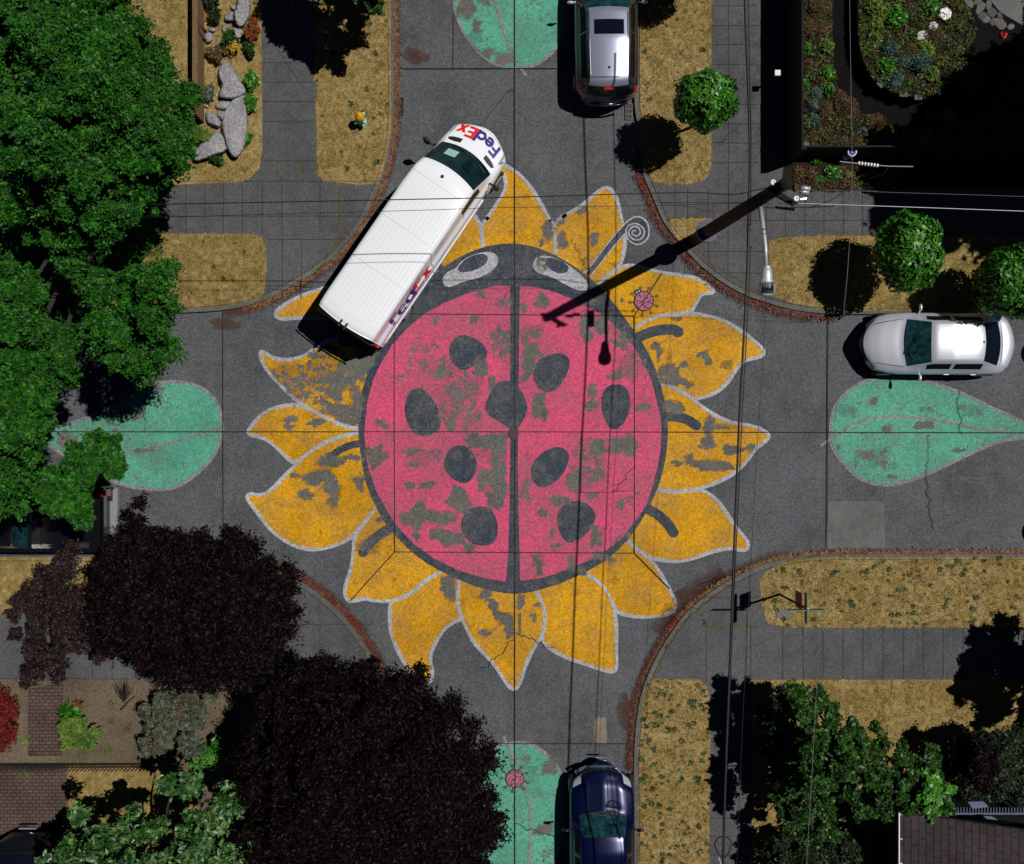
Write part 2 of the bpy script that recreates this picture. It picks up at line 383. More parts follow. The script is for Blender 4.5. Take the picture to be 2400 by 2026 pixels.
SEk = [(3300, 1299), (2100, 1299)] + c(1800, 1000, [(500, 1015), (300, 1030), (150, 1055), (0, 1085)]) + c(1200, 1000, [(1900, 1135), (1700, 1235), (1500, 1375), (1350, 1515), (1250, 1664)]) + c(1200, 1506, [(1150, 110), (1080, 260), (1030, 400), (1000, 550), (982, 700), (970, 900), (968, 1060)]) + [(1487, 1850), (1488, 2400)]
SWk = [(-900, 1303), (400, 1303), (560, 1309), (625, 1325)] + c(600, 1000, [(300, 1200), (450, 1290), (600, 1410), (700, 1510), (800, 1630), (885, 1764)]) + c(600, 1506, [(935, 130)]) + [(900, 1600), (918, 1670), (924, 1740), (925, 2400)]
far = {'NW': [(-900, -300)], 'NE': [(3300, -300)], 'SE': [(1488, 2400), (3300, 2400)], 'SW': [(925, 2400), (-900, 2400)]}
def block(key, kl, corner):
    kl = [kl[0]] + smooth_line(kl, it=1)[1:-1] + [kl[-1]]
    m = len(kl); inner = []
    ck = np.array(corner)
    P = [np.array(q) for q in kl]
    for i in range(m):
        t = P[min(i + 1, m - 1)] - P[max(i - 1, 0)]; t = t / np.hypot(*t); n = np.array([-t[1], t[0]])
        if np.dot(n, ck - P[i]) < 0: n = -n
        inner.append(tuple(P[i] + n * 12))
    # kerb: face, top and inner joint
    top = [W(x, y, .13) for x, y in kl]; bot = [Vector((v.x, v.y, 0)) for v in top]; tin = [W(x, y, .13) for x, y in inner]
    vs = bot + top + tin; fs = []
    for i in range(m - 1):
        fs += [(i, i + 1, m + i + 1, m + i), (m + i, m + i + 1, 2 * m + i + 1, 2 * m + i)]
    kb = mesh('kerb', vs, fs, m_kerb); tag(kb, kind='structure')
    ln = ribbon_mesh([(inner, 1.3)], .138, 'kerb_joint', m_joint, kb)
    sw = sheet('pavement', inner + [tuple(ck)], .128, m_walk, h=.13); tag(sw, kind='structure')
    return kb, sw, kl
kNW, sNW, lNW = block('NW', NWk, (-900, -300)); kNE, sNE, lNE = block('NE', NEk, (3300, -300))
kSE, sSE, lSE = block('SE', SEk, (3300, 2400)); kSW, sSW, lSW = block('SW', SWk, (-900, 2400))
def walk_joints(parent, lines, wd=1.3, mat=None):
    ribbon_mesh([(smooth_line(l, it=0), wd) for l in lines], .133, 'paving_joint', mat or m_joint, parent)
hj = lambda y, a, b_: [(a, y), (b_, y + random.uniform(-1, 1))]
vj = lambda x, a, b_: [(x, a), (x + random.uniform(-1, 1), b_)]
walk_joints(sNW, [hj(y, 616, 742) for y in (147, 193, 238, 285, 378)] + [hj(y, 300, 900) for y in (425, 507)] + [hj(562, 625, 812)] + [hj(670, 622, 735)] + [vj(x, 430, 550) for x in (436, 480, 524, 568, 615, 660, 750)] + [vj(x, 560, 700) for x in (662, 706)] + [crack((672, 262), (705, 290)), crack((640, 100), (700, 193))])
walk_joints(sNW, [vj(706, 382, 425), vj(796, 432, 560), crack((796, 560), (740, 640)), vj(660, 382, 424)], 4.5, m_weedjoint)
walk_joints(sNE, [hj(y, 1668, 1777) for y in (14, 60, 105, 152, 198, 245, 290, 335, 381)] + [vj(1707, 0, 520)] + [hj(y, 1540, 1800) for y in (475,)] + [hj(517, 1650, 2500)] + [vj(x, 450, 555) for x in (1752, 1797, 1842, 1887, 1932, 1977, 2022, 2067, 2112, 2157, 2202, 2247, 2292, 2337, 2382)] + [vj(x, 440, 640) for x in (1612, 1660, 1707)] + [hj(640, 1600, 1790), hj(590, 1650, 1790)] + [crack((1530, 470), (1680, 500)), crack((1680, 340), (1740, 290))])
walk_joints(sNE, [crack((1600, 560), (1700, 640)), crack((1700, 640), (1800, 700)), crack((1560, 515), (1650, 510)), crack((1650, 560), (1700, 553))], 4, m_weedjoint)
walk_joints(sSE, [vj(x, 1472, 1592) for x in range(1835, 2420, 47)] + [hj(y, 1664, 1760) for y in (1696, 1740, 1786, 1830, 1872, 1918, 1960, 2005)] + [vj(1655, 1465, 1600), vj(1750, 1400, 1600), vj(1760, 1470, 1592), hj(1400, 1640, 1780)] + [crack((1640, 1372), (1760, 1330))])
walk_joints(sSE, [crack((1640, 1440), (1657, 1470)), [(1657, 1467), (1800, 1469)], [(1664, 1649), (1762, 1650)], crack((1560, 1520), (1620, 1435)), crack((1620, 1435), (1720, 1365)), crack((1535, 1590), (1570, 1500))], 3.2, m_weedjoint)
walk_joints(sSW, [hj(1464, 560, 880), hj(1555, 640, 900), hj(1591, -100, 300), vj(664, 1480, 1640), vj(750, 1400, 1560), vj(216, 1540, 1591), vj(262, 1535, 1591), vj(70, 1500, 1591)])

# ------------------------------------------------------------------ the painted flower, ladybug and leaves
for ox, oy, L in (
 (600, 500, [(1790, 1230, 55, 55, 1), (1930, 1010, 60, 100, .62), (1885, 1340, 40, 45, 1), (2005, 1000, 25, 90, 1), (1740, 850, 28, 28, 1), (1430, 850, 20, 35, 1), (1440, 1290, 34, 24, 1), (1150, 1290, 22, 16, .9), (1640, 1420, 190, 260, .56), (990, 1670, 34, 24, 1), (1040, 1700, 24, 22, 1), (1550, 1670, 40, 55, 1), (1780, 630, 22, 45, 1), (1950, 720, 70, 60, .55), (1300, 1130, 150, 140, .45),
             (800, 1230, 110, 110, 1), (650, 1350, 75, 110, 1), (790, 1480, 45, 160, .85), (640, 1560, 130, 50, .9), (740, 1650, 90, 30, 1), (900, 1130, 60, 60, 1), (480, 1300, 280, 200, .60), (600, 1160, 200, 90, .5), (480, 1670, 60, 28, 1), (270, 1640, 50, 20, 1), (260, 1700, 42, 22, 1), (1560, 470, 20, 30, .6)]),
 (1200, 500, [(590, 880, 60, 60, 1), (590, 980, 45, 55, 1), (700, 900, 50, 90, 1), (150, 1100, 80, 50, 1), (150, 1200, 55, 80, 1), (100, 1000, 40, 70, .8), (190, 960, 60, 50, .8), (870, 1010, 90, 55, .7), (640, 1400, 28, 55, 1), (640, 1530, 60, 36, 1), (230, 1480, 50, 60, .95), (200, 1560, 60, 55, .95), (1040, 1540, 65, 25, 1), (820, 1310, 55, 30, 1), (250, 1610, 40, 45, 1), (250, 700, 60, 60, .95), (600, 700, 80, 40, .9), (90, 1320, 40, 30, .9), (950, 1200, 120, 180, .42), (90, 750, 40, 60, .6),
              (290, 150, 50, 80, 1), (400, 200, 40, 70, .95), (655, 210, 30, 48, 1), (230, 240, 24, 24, 1), (1130, 1060, 42, 30, 1), (1170, 1120, 22, 55, 1), (1530, 1130, 42, 40, 1), (1560, 1190, 32, 30, 1), (1240, 1255, 60, 60, 1), (1300, 1330, 110, 36, 1), (1400, 1360, 42, 28, 1), (1370, 1210, 42, 18, 1), (1300, 1540, 80, 50, 1), (1560, 1690, 42, 70, 1), (1680, 1700, 55, 18, 1), (1300, 840, 42, 16, .8), (870, 690, 14, 14, 1), (1700, 1210, 60, 40, .5), (235, 415, 34, 60, 1), (570, 430, 40, 60, .5)]),
 (600, 1000, [(950, 250, 75, 85, 1), (1770, 110, 140, 50, 1), (1930, 180, 75, 110, 1), (1920, 420, 70, 170, 1), (1590, 570, 75, 75, 1), (1640, 620, 90, 70, 1), (1890, 590, 60, 70, 1), (1290, 700, 100, 80, 1), (1450, 730, 110, 50, 1), (1450, 860, 55, 55, 1), (1560, 900, 80, 55, 1), (1690, 965, 42, 36, 1), (1210, 460, 42, 28, 1), (1360, 470, 55, 30, 1), (1180, 720, 40, 40, 1), (1270, 860, 30, 50, 1), (1800, 400, 60, 90, .8), (1300, 220, 140, 90, .5), (1820, 180, 110, 90, .5),
              (600, 270, 90, 45, 1), (500, 400, 100, 60, 1), (600, 490, 75, 60, 1), (620, 600, 40, 60, .95), (380, 540, 60, 40, 1), (770, 250, 70, 24, 1), (820, 450, 40, 60, .9), (330, 385, 48, 14, 1), (990, 740, 34, 34, 1), (1530, 1290, 50, 85, 1), (1830, 1330, 42, 45, 1), (1890, 1430, 42, 60, .95), (1990, 1530, 60, 60, 1), (1830, 1640, 60, 24, 1), (2010, 1620, 30, 60, 1), (900, 930, 90, 60, .6)]),
 (1200, 1000, [(690, 180, 48, 65, 1), (880, 150, 95, 75, .95), (490, 430, 48, 75, 1), (380, 590, 65, 36, 1), (240, 690, 40, 42, 1), (630, 560, 38, 34, 1), (870, 630, 22, 34, 1), (660, 870, 38, 75, 1), (210, 1090, 38, 75, .9), (480, 1070, 40, 40, .8), (340, 950, 45, 20, 1), (330, 840, 20, 32, 1), (650, 380, 60, 70, .7), (560, 300, 140, 200, .5), (110, 500, 60, 80, .6),
               (1550, 120, 70, 55, .9), (1740, 180, 80, 36, 1), (1890, 170, 50, 26, 1), (1580, 300, 190, 42, 1), (1410, 260, 45, 36, 1), (1310, 290, 32, 20, 1), (70, 1400, 32, 55, 1), (55, 1560, 14, 70, 1), (210, 1410, 36, 24, .9), (170, 1520, 20, 34, 1), (880, 890, 60, 50, .6), (700, 1040, 90, 45, .75), (520, 1140, 60, 40, .8), (330, 1230, 60, 30, .7)]),
 (1200, 0, [(560, 1680, 32, 30, 1), (390, 1750, 30, 30, 1)]),
 (600, 0, [(1660, 60, 60, 100, 1), (1810, 5, 60, 34, 1), (1755, 210, 24, 50, 1), (1840, 420, 60, 36, 1), (1960, 480, 60, 46, 1), (1700, 300, 60, 60, .4)]),
 (1800, 500, [(1240, 1690, 70, 30, 1), (840, 1490, 40, 24, .9), (1250, 1560, 50, 30, .6), (680, 1570, 70, 50, .45), (1640, 1560, 120, 50, .42)]),
 (1800, 1000, [(770, 215, 65, 34, 1), (550, 170, 28, 24, 1), (970, 395, 30, 22, 1), (960, 25, 30, 22, 1), (1240, 5, 60, 16, 1), (1520, 185, 36, 24, .8), (880, 260, 140, 80, .42)]),
 (1200, 1506, [(300, 990, 60, 55, 1), (250, 1480, 80, 46, 1), (100, 920, 22, 34, .9), (230, 1200, 50, 60, .35), (60, 1000, 90, 100, .3)]),
 (0, 500, [(1240, 1400, 60, 28, .9), (1100, 1600, 50, 34, .9), (1350, 1560, 50, 40, .4)]),
 (0, 1000, [(700, 150, 200, 120, .5), (1150, 190, 120, 20, .8), (560, 130, 70, 90, .9)])):
    for (x, y, rx, ry, s) in L:
        cx_, cy_, rx, ry = ox + x / 3.392, oy + y / 3.392, rx / 3.392, ry / 3.392
        WEAR.append((cx_, cy_, rx * .85, ry * .85, s))
        for _ in range(6):                     # ragged lobes round each worn spot
            a = random.uniform(0, 6.28); q = random.uniform(.22, .5); WEAR.append((cx_ + rx * .95 * math.cos(a), cy_ + ry * .95 * math.sin(a), max(3.2, rx * q), max(3.2, ry * q), s))
A6, A0, A10, B6, B0, B10, B15, A15 = (600, 500), (600, 0), (600, 1000), (1200, 500), (1200, 0), (1200, 1000), (1200, 1506), (600, 1506)
ctr = (1204, 1016)
P = {}
def pc(k, pts): return c(k[0], k[1], pts)
def J(*a):
    o = []
    for q in a: o += q
    return o
# outer edge of each petal, from where it leaves the ladybug round to where it comes back
PET = [
 J(pc(A6, [(1810, 285), (1795, 160), (1790, 95), (1860, 20)]), pc(A0, [(1820, 1764), (1900, 1640), (1968, 1540), (1990, 1470), (1975, 1400), (1945, 1350), (1950, 1325), (1985, 1318), (2035, 1348)]), pc(B0, [(60, 1385), (150, 1490), (230, 1620), (310, 1764)]), pc(B6, [(300, 45), (325, 95), (342, 180), (345, 320)])),
 J(pc(B6, [(345, 330), (342, 180), (330, 105), (380, 40), (450, 0)]), pc(B0, [(380, 1740), (480, 1680), (580, 1620), (680, 1525), (740, 1490), (790, 1505), (840, 1600), (875, 1764)]), pc(B6, [(895, 100), (900, 220), (885, 350), (855, 425), (730, 515), (690, 590)])),
 J(pc(B6, [(700, 590), (735, 515), (860, 430), (940, 412), (1050, 435), (1200, 475), (1400, 500), (1500, 530), (1570, 580), (1610, 620), (1580, 636), (1510, 640), (1475, 700), (1420, 795), (1250, 802), (1100, 835), (980, 910)])),
 J(pc(B6, [(980, 910), (1100, 835), (1250, 802), (1420, 795), (1550, 812), (1680, 850), (1800, 920), (1920, 1010), (1995, 1075), (2005, 1115), (1970, 1145), (1850, 1170), (1790, 1230), (1700, 1370), (1600, 1440), (1500, 1472), (1440, 1478), (1370, 1430), (1280, 1380), (1180, 1352)])),
 J(pc(B6, [(1180, 1352), (1280, 1380), (1370, 1430), (1440, 1478), (1500, 1530), (1600, 1600), (1720, 1660), (1850, 1678), (1960, 1705)]), pc(B10, [(1975, 22), (2040, 55), (2045, 85), (2010, 125), (1935, 175), (1880, 265), (1780, 365), (1650, 440), (1500, 492), (1380, 512), (1270, 522), (1150, 500)])),
 J(pc(B10, [(1150, 500), (1270, 522), (1380, 512), (1510, 500), (1620, 570), (1700, 680), (1780, 800), (1850, 880), (1880, 930), (1868, 978), (1820, 990), (1750, 965), (1600, 990), (1450, 1050), (1320, 1078), (1180, 1062), (1080, 1038), (1000, 980), (920, 910)])),
 J(pc(B10, [(920, 910), (1000, 980), (1085, 1045), (1150, 1115), (1210, 1220), (1260, 1310), (1305, 1400), (1305, 1450), (1250, 1490), (1150, 1512), (1000, 1518), (850, 1488), (810, 1430), (760, 1320), (700, 1240), (580, 1165)])),
 J(pc(B10, [(580, 1165), (700, 1240), (760, 1320), (812, 1430), (832, 1600), (830, 1764)]), pc(B15, [(835, 190), (815, 235), (740, 226), (600, 180), (450, 130), (330, 70), (255, 10)]), pc(B10, [(235, 1670), (258, 1600), (262, 1480), (240, 1400), (190, 1300)])),
 J(pc(B10, [(190, 1300), (240, 1400), (262, 1480), (258, 1600), (235, 1670)]), pc(B15, [(190, 20), (140, 110), (100, 200), (75, 300), (42, 365), (0, 375)]), pc(A15, [(1985, 318), (1900, 185), (1800, 75), (1730, 0)]), pc(A10, [(1690, 1640), (1640, 1540), (1610, 1440), (1600, 1330), (1620, 1215)])),
 J(pc(A10, [(1620, 1215), (1600, 1330), (1610, 1440), (1635, 1535), (1560, 1560), (1470, 1640), (1405, 1764)]), pc(A15, [(1390, 80), (1390, 170), (1408, 250), (1375, 330), (1310, 330), (1180, 170), (1130, 70), (1100, 0)]), pc(A10, [(1070, 1650), (1062, 1540), (1065, 1400), (1100, 1388), (1250, 1318), (1350, 1222), (1480, 1150)])),
 J(pc(A10, [(1480, 1150), (1350, 1222), (1250, 1318), (1100, 1388), (950, 1392), (860, 1362), (790, 1388), (730, 1390), (702, 1340), (712, 1260), (750, 1150), (775, 1000), (778, 880), (870, 750), (955, 650)])),
 J(pc(A10, [(955, 650), (870, 750), (780, 868), (650, 945), (500, 980), (380, 975), (250, 925), (130, 840), (50, 740), (0, 670)]), c(0, 1000, [(1970, 590), (1960, 550), (2000, 535)]), pc(A10, [(0, 545), (60, 540), (130, 500), (230, 390), (320, 300), (420, 205), (560, 120), (700, 72), (820, 52)])),
 J(pc(A10, [(820, 52), (700, 72), (560, 120), (420, 205), (310, 295), (250, 255), (170, 175), (80, 100), (0, 75)]), c(0, 1000, [(1985, 68), (1965, 40), (2000, 0)]), pc(A6, [(0, 1645), (80, 1570), (200, 1532), (330, 1520), (440, 1562), (560, 1632), (700, 1690), (820, 1722)])),
 J(pc(A6, [(820, 1722), (700, 1690), (560, 1632), (440, 1562), (330, 1500), (200, 1380), (100, 1270), (48, 1180), (28, 1100), (60, 1098), (130, 1150), (230, 1170), (350, 1150), (430, 1100), (510, 1045), (620, 1000), (800, 985), (960, 1060)])),
 J(pc(A6, [(1020, 960), (900, 880), (700, 850), (500, 835), (340, 832), (200, 848), (150, 815), (168, 770), (300, 680), (490, 605), (700, 560), (950, 560), (1130, 600), (1250, 660)])),
 J(pc(A6, [(1260, 650), (1130, 600), (960, 500), (850, 330), (830, 270), (900, 240), (1050, 250), (1200, 290), (1350, 370), (1450, 460)])),
 J(pc(A6, [(1480, 440), (1400, 340), (1320, 200), (1290, 60), (1330, -60), (1400, -180), (1470, -210), (1560, -160), (1650, -80), (1730, 10), (1788, 95), (1795, 160), (1810, 285)])),
]
flower = empty('painted_flower', (0, 0, 0), 0, 'yellow painted flower petals with pale outlines, flaking, ringing the big ladybug on the road', 'road painting')
bug = empty('painted_ladybug', (0, 0, 0), 0, 'huge pink ladybug painted across the middle of the crossing, black spots and flaking paint', 'road painting')
for i, p in enumerate(PET):
    sp = smooth_line(p, it=1)
    body = sp + [(ctr[0] + (sp[-1][0] - ctr[0]) * .86, ctr[1] + (sp[-1][1] - ctr[1]) * .86), (ctr[0] + (sp[0][0] - ctr[0]) * .86, ctr[1] + (sp[0][1] - ctr[1]) * .86)]
    pt = sheet('petal', body, .004 + i * .0006, m_yel, flower, .11)
    ribbon_mesh([(sp, [8.5 + 1.3 * math.sin(k * .9 + i) for k in range(len(sp))])], .016 + i * .0004, 'petal_outline', m_white, pt, True)
outer = J(pc(A6, [(2035, 240), (1920, 248), (1800, 270), (1650, 330), (1500, 420), (1370, 525), (1240, 640), (1120, 790), (1020, 960), (940, 1100), (880, 1290), (838, 1440), (818, 1620), (815, 1764)]),
          pc(A10, [(825, 150), (860, 400), (900, 520), (960, 650), (1010, 740), (1090, 850), (1250, 1010), (1400, 1115), (1600, 1215), (1800, 1292), (2035, 1335)]),
          pc(B10, [(150, 1320), (350, 1260), (560, 1175), (750, 1065), (900, 930), (1000, 795), (1100, 630), (1170, 460), (1215, 300), (1235, 150)]),
          pc(B6, [(1242, 1700), (1225, 1550), (1190, 1380), (1140, 1230), (1060, 1060), (960, 920), (850, 765), (720, 605), (590, 490), (450, 392), (300, 312), (150, 257)]))
sheet('ladybug_outline', smooth_line(outer, True, 1), .030, m_navy, bug, .14)
lw = J(pc(A6, [(2020, 578), (1900, 578), (1700, 632), (1500, 712), (1350, 795), (1200, 915), (1080, 1050), (990, 1200), (930, 1330), (885, 1500), (864, 1700)]),
       pc(A10, [(862, 80), (890, 320), (950, 500), (1040, 670), (1130, 800), (1250, 930), (1400, 1040), (1600, 1140), (1800, 1202), (1988, 1235), (2005, 1000), (2015, 600), (2020, 200)]))
rw = J(pc(B6, [(62, 582), (200, 590), (350, 632), (500, 690), (650, 772), (740, 822), (850, 930), (960, 1052), (1050, 1200), (1110, 1330), (1150, 1490), (1180, 1620), (1190, 1740)]),
       pc(B10, [(1190, 30), (1180, 200), (1150, 350), (1110, 500), (1070, 620), (1000, 730), (880, 880), (760, 980), (650, 1050), (500, 1112), (350, 1170), (200, 1212), (65, 1226), (55, 800), (45, 300)]))
sheet('wing', lw, .034, m_pink, bug, .11); sheet('wing', rw, .034, m_pink, bug, .11)
SP = [pc(A6, [(1640, 960), (1740, 990), (1820, 1050), (1845, 1110), (1810, 1190), (1730, 1210), (1660, 1260), (1580, 1220), (1535, 1140), (1535, 1060), (1570, 1000)]),
      pc(A6, [(1190, 1500), (1215, 1420), (1280, 1385), (1350, 1410), (1420, 1500), (1460, 1580), (1475, 1680), (1440, 1740), (1330, 1785), (1240, 1740), (1195, 1650), (1178, 1560)]),
      D([(1008, 787), (1025, 777), (1045, 778), (1062, 792), (1072, 815), (1079, 838), (1062, 868), (1050, 882), (1034, 872), (1015, 858), (998, 850), (988, 830), (996, 812)]),
      pc(B6, [(180, 1200), (260, 1135), (370, 1105), (440, 1130), (465, 1190), (430, 1300), (370, 1390), (290, 1430), (210, 1400), (165, 1300)]),
      pc(B6, [(740, 1390), (800, 1358), (880, 1365), (930, 1410), (945, 1520), (920, 1620), (860, 1710), (800, 1722), (750, 1680), (710, 1560), (708, 1460)]),
      pc(A10, [(1500, 230), (1560, 160), (1640, 145), (1700, 180), (1750, 250), (1760, 330), (1720, 420), (1660, 460), (1560, 420), (1490, 330)]),
      pc(A10, [(1630, 730), (1700, 650), (1780, 630), (1860, 650), (1920, 740), (1925, 860), (1880, 940), (1790, 955), (1690, 920), (1630, 830)]),
      pc(B10, [(150, 320), (200, 240), (300, 170), (390, 160), (450, 200), (455, 260), (420, 360), (350, 440), (260, 490), (190, 470), (150, 400)]),
      pc(B10, [(360, 680), (420, 610), (510, 585), (600, 610), (670, 690), (660, 760), (590, 860), (520, 910), (450, 930), (390, 880), (360, 780)])]
for p in SP: sheet('spot', smooth_line(p, True, 2), .038, m_navy, bug, .2)
e1 = sheet('eye', smooth_line(pc(A6, [(1590, 440), (1640, 370), (1750, 320), (1860, 303), (1920, 335), (1928, 400), (1870, 470), (1760, 520), (1640, 545), (1560, 588), (1500, 583), (1478, 530), (1510, 470)]), True), .034, m_white, bug, .2)
sheet('pupil', smooth_line(pc(A6, [(1600, 430), (1680, 350), (1790, 318), (1848, 338), (1835, 400), (1750, 452), (1660, 472), (1612, 468)]), True), .038, m_navy, e1, .2)
e2 = sheet('eye', smooth_line(pc(B6, [(163, 410), (190, 350), (260, 333), (360, 360), (450, 410), (560, 500), (612, 570), (600, 612), (530, 618), (450, 582), (330, 512), (220, 482), (175, 450)]), True), .034, m_white, bug, .2)
sheet('pupil', smooth_line(pc(B6, [(252, 370), (300, 348), (400, 378), (458, 430), (440, 472), (370, 482), (290, 442)]), True), .038, m_navy, e2, .2)
for k, pts, wd in ((B6, [(960, 1010), (1040, 970), (1150, 930), (1280, 920), (1325, 945)], 82), (B6, [(1190, 1620), (1300, 1615), (1400, 1640), (1470, 1690)], 76), (B10, [(1050, 640), (1150, 690), (1240, 770), (1285, 845)], 78),
                   (A10, [(1110, 790), (1000, 845), (910, 920), (852, 1000)], 78), (A10, [(850, 130), (740, 150), (640, 200), (568, 270)], 58), (A6, [(1000, 1150), (930, 1100), (830, 1030), (700, 1010)], 90), (A6, [(640, 1085), (560, 1080)], 60)):
    sheet('leg', round_stroke(pc(k, pts), wd / 3.392), .0285, m_navy, bug, .25)
an = sheet('antenna', J(pc(B6, [(610, 500), (585, 475), (700, 320), (800, 195), (880, 105), (930, 52), (1000, 22), (1068, 60), (1094, 140), (1072, 215), (1000, 255), (930, 222), (905, 150), (820, 245), (720, 370)])), .026, m_navy, bug, .3)
ribbon_mesh([(smooth_line(pc(B6, [(580, 480), (700, 318), (800, 192), (880, 102), (930, 50), (1000, 20), (1070, 58), (1096, 140), (1074, 218), (1000, 257), (930, 224), (903, 160), (912, 115), (940, 88), (990, 80), (1040, 110), (1057, 160), (1032, 205), (980, 217), (938, 190), (924, 145), (955, 106), (1000, 106), (1026, 145), (1007, 180), (972, 182), (950, 158), (965, 135), (986, 140)])), 3.4),
             (smooth_line(pc(B6, [(622, 505), (720, 378), (820, 250), (895, 165)])), 3.0)], .029, 'antenna_outline', m_white, an, True)
an = sheet('antenna', pc(A6, [(1385, 400), (1430, 355), (1510, 440), (1470, 475)]), .026, m_navy, bug, .3)
ribbon_mesh([(pc(A6, [(1430, 350), (1510, 440)]), 2.6), (pc(A6, [(1395, 420), (1455, 480)]), 8)], .029, 'antenna_outline', m_fadew, an, True)
# leaves
LV = [('teal painted leaf pointing east on the road beside the silver sedan', J(c(1800, 500, [(497, 1764), (500, 1600), (565, 1475), (680, 1378), (820, 1318), (1000, 1296), (1200, 1316), (1400, 1375), (1600, 1455), (1800, 1555), (2035, 1665)]), [(2450, 1008), (2480, 1016), (2430, 1021)], c(1800, 1000, [(2035, 90), (1850, 115), (1700, 172), (1500, 270), (1250, 388), (1050, 455), (920, 468), (800, 450), (700, 400), (620, 320), (530, 210), (490, 100)])),
       J(c(1800, 1000, [(415, 155), (480, 110), (600, 50)]), c(1800, 500, [(600, 1740), (700, 1675), (850, 1625), (1000, 1612), (1250, 1630), (1500, 1670), (1700, 1720)]), c(1800, 1000, [(1800, 30), (2000, 60)]))),
      ('teal painted leaf running under the maple branches west of the ladybug', J(c(0, 500, [(1770, 1700), (1742, 1520), (1660, 1425), (1550, 1362), (1400, 1337), (1250, 1345), (1150, 1380), (1000, 1480), (850, 1560), (650, 1640), (520, 1682), (380, 1712)]), [(60, 1010)], c(0, 1000, [(500, 220), (650, 330), (800, 405), (930, 450), (1080, 490), (1250, 505), (1400, 490), (1540, 400), (1650, 300), (1732, 180), (1768, 50)])),
       J(c(0, 1000, [(1768, 5), (1640, 45), (1500, 90), (1300, 150), (1000, 220), (800, 240), (550, 200)]))),
      ('teal painted leaf at the top edge beside the parked SUV', J(c(600, 0, [(1850, -1500), (1650, -700), (1572, -200), (1572, 0), (1592, 120), (1650, 260), (1750, 398), (1850, 488), (1950, 528), (2035, 543)]), c(1200, 0, [(100, 538), (200, 515), (300, 440), (380, 350), (430, 220), (440, 0), (420, -300), (250, -900), (-50, -1600)])),
       J(c(600, 0, [(1800, -900), (1830, -300), (1890, -20), (1940, 150), (2000, 330)]), c(1200, 0, [(10, 430), (45, 520), (112, 600)]))),
      ('teal painted leaf at the bottom edge with a small ladybug on it', J(c(1200, 1506, [(0, 800), (100, 797), (200, 832), (300, 910), (370, 1000), (412, 1100), (400, 1500), (340, 1764), (200, 2300), (0, 2900)]), c(600, 1506, [(1900, 2400), (1800, 2000), (1760, 1700), (1750, 1300), (1780, 1050), (1830, 920), (1890, 850), (1945, 815)])),
       J(c(600, 1506, [(1968, 745), (2010, 850)]), c(1200, 1506, [(0, 900), (60, 985), (110, 1150), (148, 1350), (150, 1550), (130, 1764), (100, 2100)])))]
for k, (lab, outl, mid) in enumerate(LV):
    lf = empty('painted_leaf', (0, 0, 0), 0, lab, 'road painting', 'teal painted leaves around the flower')
    so = smooth_line(outl, True, 1)
    sheet('leaf_blade', so, .006, m_teal, lf, .14)
    wm = m_fadew if k < 4 else m_white
    ribbon_mesh([(so + [so[0]], 7.6)], .014, 'leaf_outline', wm, lf, True)
    ribbon_mesh([(smooth_line(mid), 6.4)], .018, 'midrib', wm, lf, True)
def small_bug(x, y, r_, head, lab):
    t = empty('small_painted_ladybug', (0, 0, 0), 0, lab, 'road painting', 'small painted ladybugs')
    circ = lambda a, b_, q, n=20: [(a + q * math.cos(u), b_ + q * math.sin(u)) for u in np.linspace(0, 2 * math.pi, n, endpoint=False)]
    sheet('shell_outline', circ(x, y, r_ * 1.1), .040, m_line, t)
    sheet('shell', circ(x, y, r_), .042, m_rose, t)
    for i in range(9):
        a = 2 * math.pi * (i + .3) / 9 + random.uniform(-.1, .1)
        p0 = (x + r_ * 1.05 * math.cos(a), y + r_ * 1.05 * math.sin(a)); p1 = (x + r_ * 1.45 * math.cos(a + .1), y + r_ * 1.45 * math.sin(a + .1))
        ribbon_mesh([([p0, p1] + [(p1[0] + 2.6 * math.cos(a + .4 + u) + 2 * math.cos(a), p1[1] + 2.6 * math.sin(a + .4 + u) + 2 * math.sin(a)) for u in np.linspace(3.1, 8.6, 9)], 1.3)], .0435, 'leg', m_line, t)
    ribbon_mesh([([(x, y - r_), (x + 1, y + r_)], 1.2)], .0432, 'wing_line', m_line, t)
    if head:
        sheet('head', blob(x + head[0], y + head[1], 9, 7, 16, .05), .0415, m_navy, t)
        for dx, dy in ((-3, 2), (3, -1)): sheet('eye', circ(x + head[0] + dx, y + head[1] + dy, 2.1, 10), .0445, m_white, t)
small_bug(1509.5, 706, 21.5, (-14, -22), 'small rosy ladybug with white eyes and curly legs painted on a yellow petal')
small_bug(1207, 1826, 20, None, 'small rosy ladybug with curly legs painted on the teal leaf at the bottom edge')
mh = MB(); mh.lathe([(.17, 0), (.17, .006), (.15, .008), (.0, .008)], 24, tuple(W(1203, 1017)[:2]) + (.04,))
mo = mh.build('manhole_cover', m_iron); tag(mo, 'small round iron cover in the centre of the pink ladybug', 'manhole cover')

